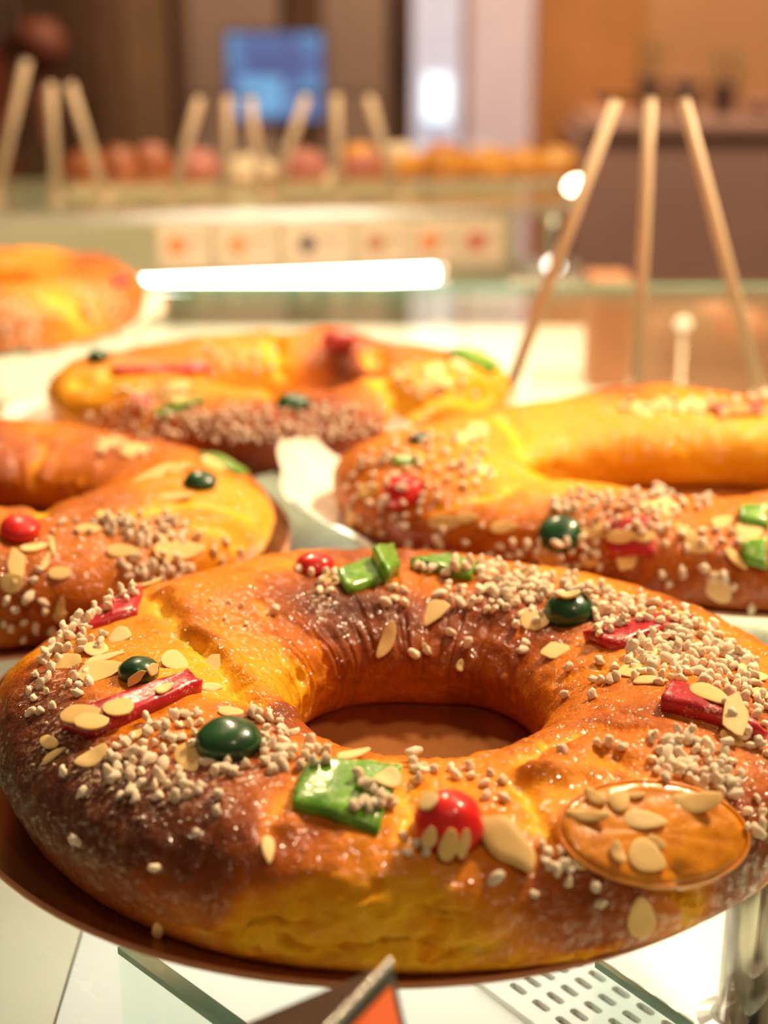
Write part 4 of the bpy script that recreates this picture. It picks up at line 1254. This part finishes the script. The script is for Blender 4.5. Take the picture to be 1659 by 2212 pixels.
def pastry(px, Y, w_, h_, mat, label, top=None, tray=True):
    p = atY(px, 420, Y)
    e = empty('pastry', (p.x, Y, 0.0034), label, 'pastry', 'pastries on the far counter')
    MB().lathe([(w_*0.80, 0), (w_*0.92, h_*0.22), (w_*0.90, h_*0.22), (w_*0.76, 0.002)], 24, fn=lambda t, r, z: (r*(1 + 0.03*math.sin(t*12)), z)).build('paper_case', M['paper_cup'], e)
    o = link('bun', bun_mesh('bun', mat, int(px), (w_*0.9, w_*0.8, h_*0.75)), e, (0, 0, 0.003))
    if top:
        t = link('icing', bun_mesh('icing', top, int(px) + 3, (w_*0.62, w_*0.55, h_*0.36)), e, (0, 0, h_*0.72))
    return e
yy = 6.62*H
names = [(190, .036, .034, 'bun_red', None, 'reddish brown bun beside the leftmost rod stand'),
         (262, .034, .038, 'bun_red', None, 'second reddish brown bun from the leftmost rod stand'),
         (330, .032, .036, 'bun_red', 'bun_pink', 'pink iced bun left of the two far rod stands'),
         (425, .034, .033, 'bun_pink', None, 'pinkish bun under the left rod stand of the far pair'),
         (540, .040, .024, 'cream_top', 'cream_top', 'pale cream cake between the two far rod stands'),
         (655, .034, .032, 'bun_pink', None, 'pinkish bun under the second far rod stand'),
         (775, .036, .034, 'bun_pink', 'bun_gold', 'bun with golden top right of the second far rod stand'),
         (860, .036, .033, 'bun_gold', 'cream_top', 'golden bun with cream top before the bright doorway'),
         (955, .036, .034, 'bun_gold', 'bun_pink', 'golden bun with pink top before the bright doorway'),
         (1050, .038, .030, 'bun_gold', None, 'plain golden bun, third from the right end of the far shelf'),
         (1130, .036, .030, 'bun_gold', None, 'plain golden bun, second from the right end of the far shelf'),
         (1200, .032, .030, 'bun_gold', None, 'plain golden bun at the right end of the far shelf')]
for k, (px, w_, h_, m1, m2, lab) in enumerate(names):
    pastry(px, yy + 0.02 + (px - 829)/3500*yy*0.10, w_, h_*1.15, M[m1], lab, M[m2] if m2 else None)
for px0, px1, lab in ((165, 470, 'pale oval tray under the reddish buns on the far shelf'), (500, 900, 'pale tray under the iced cakes on the far shelf'), (915, 1225, 'pale tray under the golden buns on the far shelf')):
    x0, x1 = atY(px0, 430, yy).x, atY(px1, 430, yy).x
    xm = (x0 + x1)/2
    e = empty('pastry_tray', (xm, yy + 0.02 + 0.1*xm, 0.0002), lab, 'tray', 'trays on the far shelf', rz=0.1)
    MB().box(x0 - xm, -0.055, 0, x1 - xm, 0.05, 0.003, 0.001).build('base', M['cream_top'], e)
    for q in ((x0 - xm, -0.058, x1 - xm, -0.055), (x0 - xm, 0.05, x1 - xm, 0.053)):
        MB().box(q[0], q[1], 0, q[2], q[3], 0.008).build('lip', M['cream_top'], e)
# added glowing balls standing in for glints that blur to discs
def glint_puck(px, py, Y, r, s_, label, col=(1.0, 0.85, 0.55)):
    p = atY(px, py, Y)
    e = empty('glint_ball', p - Vector((0, 0, r)), label, 'lamp')
    link('glow_ball', bun_mesh('glow_ball', simple_mat('warm_glint_glow', (0.9, 0.8, 0.6), 0.3, emis=col, emis_s=s_), 2, (r, r, r)), e, (0, 0, 0.004))
    MB().lathe([(r*1.1, -0.004), (r*1.1, 0.004), (r*0.9, 0.006)], 20).build('holder', M['chrome'], e)
    return e
glint_puck(1245, 400, 6.25*H, 0.012, 14, 'added glowing ball for a small bright glint at the right end of the far shelf')
glint_puck(1196, 572, 5.9*H, 0.010, 5, 'added glowing ball for a small pale glint below the right end of the far shelf', (1.0, 0.93, 0.8))

# steel bracket and low tray right of the tickets
p = atY(1185, 590, 5.9*H)
e = empty('steel_tray', (p.x, p.y, p.z - 0.012), 'steel tray below the right end of the far shelf', 'tray')
MB().box(-0.05, -0.05, 0, 0.04, 0.08, 0.002).build('base', M['chrome'], e)
for q in ((-0.05, -0.05, 0.04, -0.048), (-0.05, 0.078, 0.04, 0.08), (-0.05, -0.048, -0.048, 0.078), (0.038, -0.048, 0.04, 0.078)):
    MB().box(q[0], q[1], 0.002, q[2], q[3], 0.014).build('side', M['chrome'], e)

# dark wooden side counter at right behind the stand
sc_ = empty('side_cabinet', (0.255, 1.86, ZF), 'dark wooden side cabinet behind the tall right stand', 'cabinet')
ZT = -0.26
MB().box(0.01, 0.02, 0, 1.2, 0.9, ZT - ZF - 0.025).build('body', M['dark_wood'], sc_)
MB().box(0, 0, ZT - ZF - 0.025, 1.22, 0.92, ZT - ZF, 0.004).build('top', M['dark_wood'], sc_)
for i in range(3):
    d_ = MB().box(0.02 + i*0.39, 0.006, 0.08, 0.39 + i*0.39, 0.02, ZT - ZF - 0.06, 0.003).build('door', M['dark_wood'], sc_)
    MB().tube((0.36 + i*0.39, 0.0, 0.35), (0.36 + i*0.39, 0.0, 0.45), 0.005, 10).build('handle', M['chrome'], d_)
# things standing on the dark rear deck of the glass counter
ZD = DZ - 0.002
def ondeck(px, Y): return (atY(px, 700, Y).x, Y, ZD)
rb_ = empty('carton_box', ondeck(1312, 1.56), 'reddish brown carton left of the tall stand middle rod', 'box')
MB().box(-0.019, -0.03, 0, 0.019, 0.03, 0.10, 0.003).build('carton', simple_mat('red_brown_card', (0.30, 0.085, 0.04), 0.6), rb_)
MB().box(-0.0205, -0.0315, 0.088, 0.0205, 0.0315, 0.108, 0.002).build('lid', simple_mat('brown_card_lid', (0.30, 0.13, 0.06), 0.6), rb_)
bp = ondeck(1545, 1.67)
bs = empty('bread_basket', bp, 'dark wicker basket of dark loaves at the right behind the tall stand', 'basket')
MB().lathe([(0.050, 0), (0.068, 0.030), (0.071, 0.034), (0.062, 0.030), (0.045, 0.005)], 28, fn=lambda t, r, z: (r*(1 + 0.015*math.sin(t*20)), z)).build('wicker_bowl', M['brown_wood'], bs)
for i, (x, y) in enumerate(((-0.028, -0.012), (0.028, -0.008), (0.0, 0.026))):
    l_ = link('dark_loaf', bun_mesh('dark_loaf', M['leaf_dark'] if i == 0 else M['bun_red'], 60 + i, (0.027, 0.022, 0.034)), None, (bp[0] + x, bp[1] + y, ZD + 0.007))
    tag(l_, ('dark olive loaf at the left of the wicker basket', 'reddish loaf at the right of the wicker basket', 'reddish loaf at the back of the wicker basket')[i], 'bread', 'loaves in the wicker basket')
lp = ondeck(1476, 1.54)
lz = atY(1476, 695, 1.54).z - ZD
e = empty('glint_ball', lp, 'added dim glowing ball for a glint, on a stem between the rods of the tall right stand', 'lamp')
MB().lathe([(0.012, 0), (0.012, 0.003), (0.003, 0.005), (0.002, lz - 0.006)], 16).build('stem', M['chrome'], e, smooth=True)
link('glow_ball', bun_mesh('glow_ball', simple_mat('dim_glint_glow', (0.9, 0.8, 0.6), 0.3, emis=(1.0, 0.8, 0.55), emis_s=1.6), 2, (0.008, 0.008, 0.008)), e, (0, 0, lz - 0.006))  # added dim glow stands in for a blurred glint

# ------------------------------------------------------------------ far wall of the shop
YW = 4.98
def slab(name, px0, py0, px1, py1, Y, depth, mat, parent=None, label=None, cat=None, zlo=None, zhi=None, kind=None):
    a, b = atY(px0, py0, Y), atY(px1, py1, Y)
    z0 = b.z if zlo is None else zlo
    z1 = a.z if zhi is None else zhi
    if parent is None:
        o = MB().box(-(b.x-a.x)/2, 0, 0, (b.x-a.x)/2, depth, z1 - z0).build(name, mat, None, ((a.x+b.x)/2, Y, z0))
        tag(o, label, cat, None, kind)
    else:
        L = parent.location
        o = MB().box(a.x - L.x, Y - L.y, z0 - L.z, b.x - L.x, Y + depth - L.y, z1 - L.z).build(name, mat, parent)
    return o
# dark wooden column
slab('trim_1', 222, 0, 385, 370, 4.7, 0.25, M['brown_wood'], zlo=ZF, zhi=1.8, kind='structure')
slab('trim_2', 376, 0, 396, 370, 4.68, 0.26, M['dark_wood'], zlo=ZF, zhi=1.8, kind='structure')
# bright glass doorway
dr = empty('door_1', (atY(1022, 200, YW).x, YW, ZF)); dr['kind'] = 'structure'
M['daylight'] = simple_mat('daylit_street_glass', (0.5, 0.5, 0.55), 0.3, emis=(0.62, 0.62, 0.80), emis_s=0.52)
M['daylight_pink'] = simple_mat('daylit_pink_glass', (0.5, 0.45, 0.45), 0.3, emis=(0.60, 0.38, 0.40), emis_s=0.50)
M['daylight_hot'] = simple_mat('daylight_patch_glow', (0.6, 0.65, 0.7), 0.3, emis=(0.70, 0.90, 1.0), emis_s=1.5)
slab('pane', 890, 0, 1000, 370, YW - 0.03, 0.012, M['daylight'], dr, zlo=ZF + 0.05, zhi=1.3)
slab('pane', 1012, 0, 1160, 370, YW - 0.03, 0.012, M['daylight_pink'], dr, zlo=ZF + 0.05, zhi=1.3)
slab('daylight_patch', 918, 165, 970, 262, YW - 0.05, 0.015, M['daylight_hot'], dr)  # added glowing panel stands in for a brighter patch of daylight
slab('mullion', 1000, 0, 1012, 370, YW - 0.04, 0.035, M['mauve_light'], dr, zlo=ZF, zhi=1.3)
slab('jamb', 868, 0, 890, 370, YW - 0.08, 0.075, M['dark_wood'], dr, zlo=ZF, zhi=1.35)
slab('jamb', 1160, 0, 1172, 370, YW - 0.08, 0.075, M['orange_wood'], dr, zlo=ZF, zhi=1.35)
# honey wood panel and pale back wall at right
slab('trim_3', 1172, 0, 1380, 420, YW - 0.05, 0.05, M['orange_wood'], zlo=ZF, zhi=1.8, kind='structure')
slab('trim_4', 1380, 0, 1900, 300, YW - 0.03, 0.03, simple_mat('tan_wall_panel', (0.52, 0.27, 0.13), 0.6, 0, 0.08, 2), zlo=ZF, zhi=1.8, kind='structure')
slab('trim_5', 620, 0, 700, 370, YW - 0.02, 0.02, M['dark_wood'], zlo=ZF, zhi=1.8, kind='structure')
# blue screen on a foot
s0 = atY(592, 260, 4.4)
scr = empty('monitor', (s0.x, 4.4, s0.z - 0.12), 'glowing blue screen on a stand in the far background', 'monitor')
N = NT('blue_screen_picture')
tc = N.n('ShaderNodeTexCoord'); gr = noise_node(N, 6, 2, 0.5)
rp = ramp(N, [(0.40, (0.10, 0.12, 0.30)), (0.50, (0.12, 0.17, 0.38)), (0.62, (0.16, 0.36, 0.62))])
N.l(gr.outputs['Fac'], rp.inputs['Fac'])
N.l(rp.outputs['Color'], N.b.inputs['Emission Color']); N.b.inputs['Emission Strength'].default_value = 0.9
N.set(Roughness=0.3); N.b.inputs['Base Color'].default_value = (0.02, 0.02, 0.04, 1)
a, b = atY(490, 72, 4.4), atY(698, 258, 4.4)
L = scr.location
MB().box(a.x - L.x - 0.008, 0, b.z - L.z - 0.008, b.x - L.x + 0.008, 0.03, a.z - L.z + 0.008, 0.003).build('case', M['black'], scr)
MB().box(a.x - L.x, -0.002, b.z - L.z, b.x - L.x, 0.0, a.z - L.z).build('screen', N.m, scr)
m1 = simple_mat('cyan_screen_window', (0.02, 0.03, 0.05), 0.3, emis=(0.20, 0.46, 0.75), emis_s=0.95)
a2, b2 = atY(515, 165, 4.4), atY(612, 245, 4.4)
MB().box(a2.x - L.x, -0.003, b2.z - L.z, b2.x - L.x, -0.002, a2.z - L.z).build('screen_window', m1, scr)
MB().tube((0, 0.02, 0.12), (0, 0.02, -0.55 + 0.0), 0.014, 14).build('neck', M['dark_wood'], scr, smooth=True)
MB().box(-0.10, -0.05, ZF - L.z, 0.10, 0.09, -0.55 + 0.01, 0.004).build('pedestal', M['dark_wood'], scr)
# wall shelf with pots at right
sh = empty('wall_shelf', (atY(1500, 280, 4.6).x, 4.6, ZF), 'mauve shelf unit at the right of the far wall', 'shelf')
z_top = atY(1500, 262, 4.6).z - ZF
MB().box(-0.30, 0, z_top - 0.035, 0.55, 0.34, z_top, 0.004).build('shelf_board', M['mauve_light'], sh)
MB().box(-0.33, 0.02, 0, 0.52, 0.33, z_top - 0.035).build('front_panel', M['mauve_light'], sh)
M['leaf'] = simple_mat('dull_green_leaf', (0.10, 0.11, 0.03), 0.6, 0, 0.4, 30)
M['slate'] = simple_mat('slate_purple_glaze', (0.16, 0.12, 0.14), 0.5, 0, 0.2, 12)
def pot(px, w_, h_, label, leaf=True, mat='slate'):
    x = atY(px, 250, 4.75).x
    e = empty('flower_pot', (x, 4.75, ZF + z_top), label, 'pot', 'pots on the wall shelf')
    MB().lathe([(w_*0.7, 0), (w_, h_*0.5), (w_*1.05, h_*0.5), (w_*0.95, h_*0.46), (0.002, h_*0.44)], 24).build('vase', M[mat], e, smooth=True)
    if leaf:
        lf = MB()
        r2 = random.Random(int(px))
        for i in range(60):
            t = r2.uniform(0, 6.283); k = r2.uniform(0.2, 1.3); z = h_*(0.5 + r2.uniform(0, 0.6))
            c = Vector((math.cos(t)*w_*k, math.sin(t)*w_*k, z)); d = Vector((math.cos(t), math.sin(t), r2.uniform(-0.3, 0.8))).normalized()
            u = d.orthogonal().normalized()*w_*0.12
            lf.add([c - d*w_*0.3, c + u, c + d*w_*0.3 + Vector((0, 0, 0.004)), c - u], [(0, 1, 2, 3)])
        o = lf.build('foliage', M['leaf'], e); o['kind'] = 'stuff'
    return e
pot(1400, 0.04, 0.20, 'slate pot with dull foliage at the left of the wall shelf')
pot(1478, 0.042, 0.19, 'wide slate vase in the middle of the wall shelf', False)
pot(1560, 0.04, 0.17, 'slate pot with leafy plant right of the middle vase')
pot(1640, 0.050, 0.08, 'low pale dish at the right end of the wall shelf', False, 'mauve_light')
# left background: dark cupboard with red cloth figure
cb = empty('dark_cupboard', (atY(80, 200, 4.3).x, 4.3, ZF), 'dark brown cupboard in the left background', 'cupboard')
MB().box(-0.30, 0, 0, 0.17, 0.5, 2.2).build('body', M['dark_wood'], cb)
MB().box(-0.28, -0.015, 0.1, -0.07, 0, 2.1, 0.003).build('door', simple_mat('red_brown_door', (0.24, 0.06, 0.025), 0.5), cb)
MB().box(-0.06, -0.015, 0.1, 0.15, 0, 2.1, 0.003).build('door', M['dark_wood'], cb)
for ch, x in ((cb.children[1], -0.085), (cb.children[2], -0.045)):
    MB().tube((x, -0.03, 0.95), (x, -0.03, 1.10), 0.006, 10).build('handle', M['chrome'], ch)
lb = atY(85, 120, 4.0)
hl = empty('hanging_lantern', (lb.x, 4.0, lb.z - 0.10), 'small red lantern shade hanging before the dark cupboard', 'lantern')
MB().lathe([(0.03, 0.06), (0.06, 0.09), (0.065, 0.14), (0.035, 0.18)], 24).build('shade', simple_mat('red_shade', (0.16, 0.035, 0.015), 0.6), hl, smooth=True)
MB().tube((0, 0, 0.18), (0, 0, 1.4), 0.003, 8).build('cord', M['dark_wood'], hl)
MB().lathe([(0.02, -0.10), (0.026, 0.0), (0.02, 0.06)], 18).build('tassel', simple_mat('pink_tassel', (0.40, 0.18, 0.12), 0.7), hl)
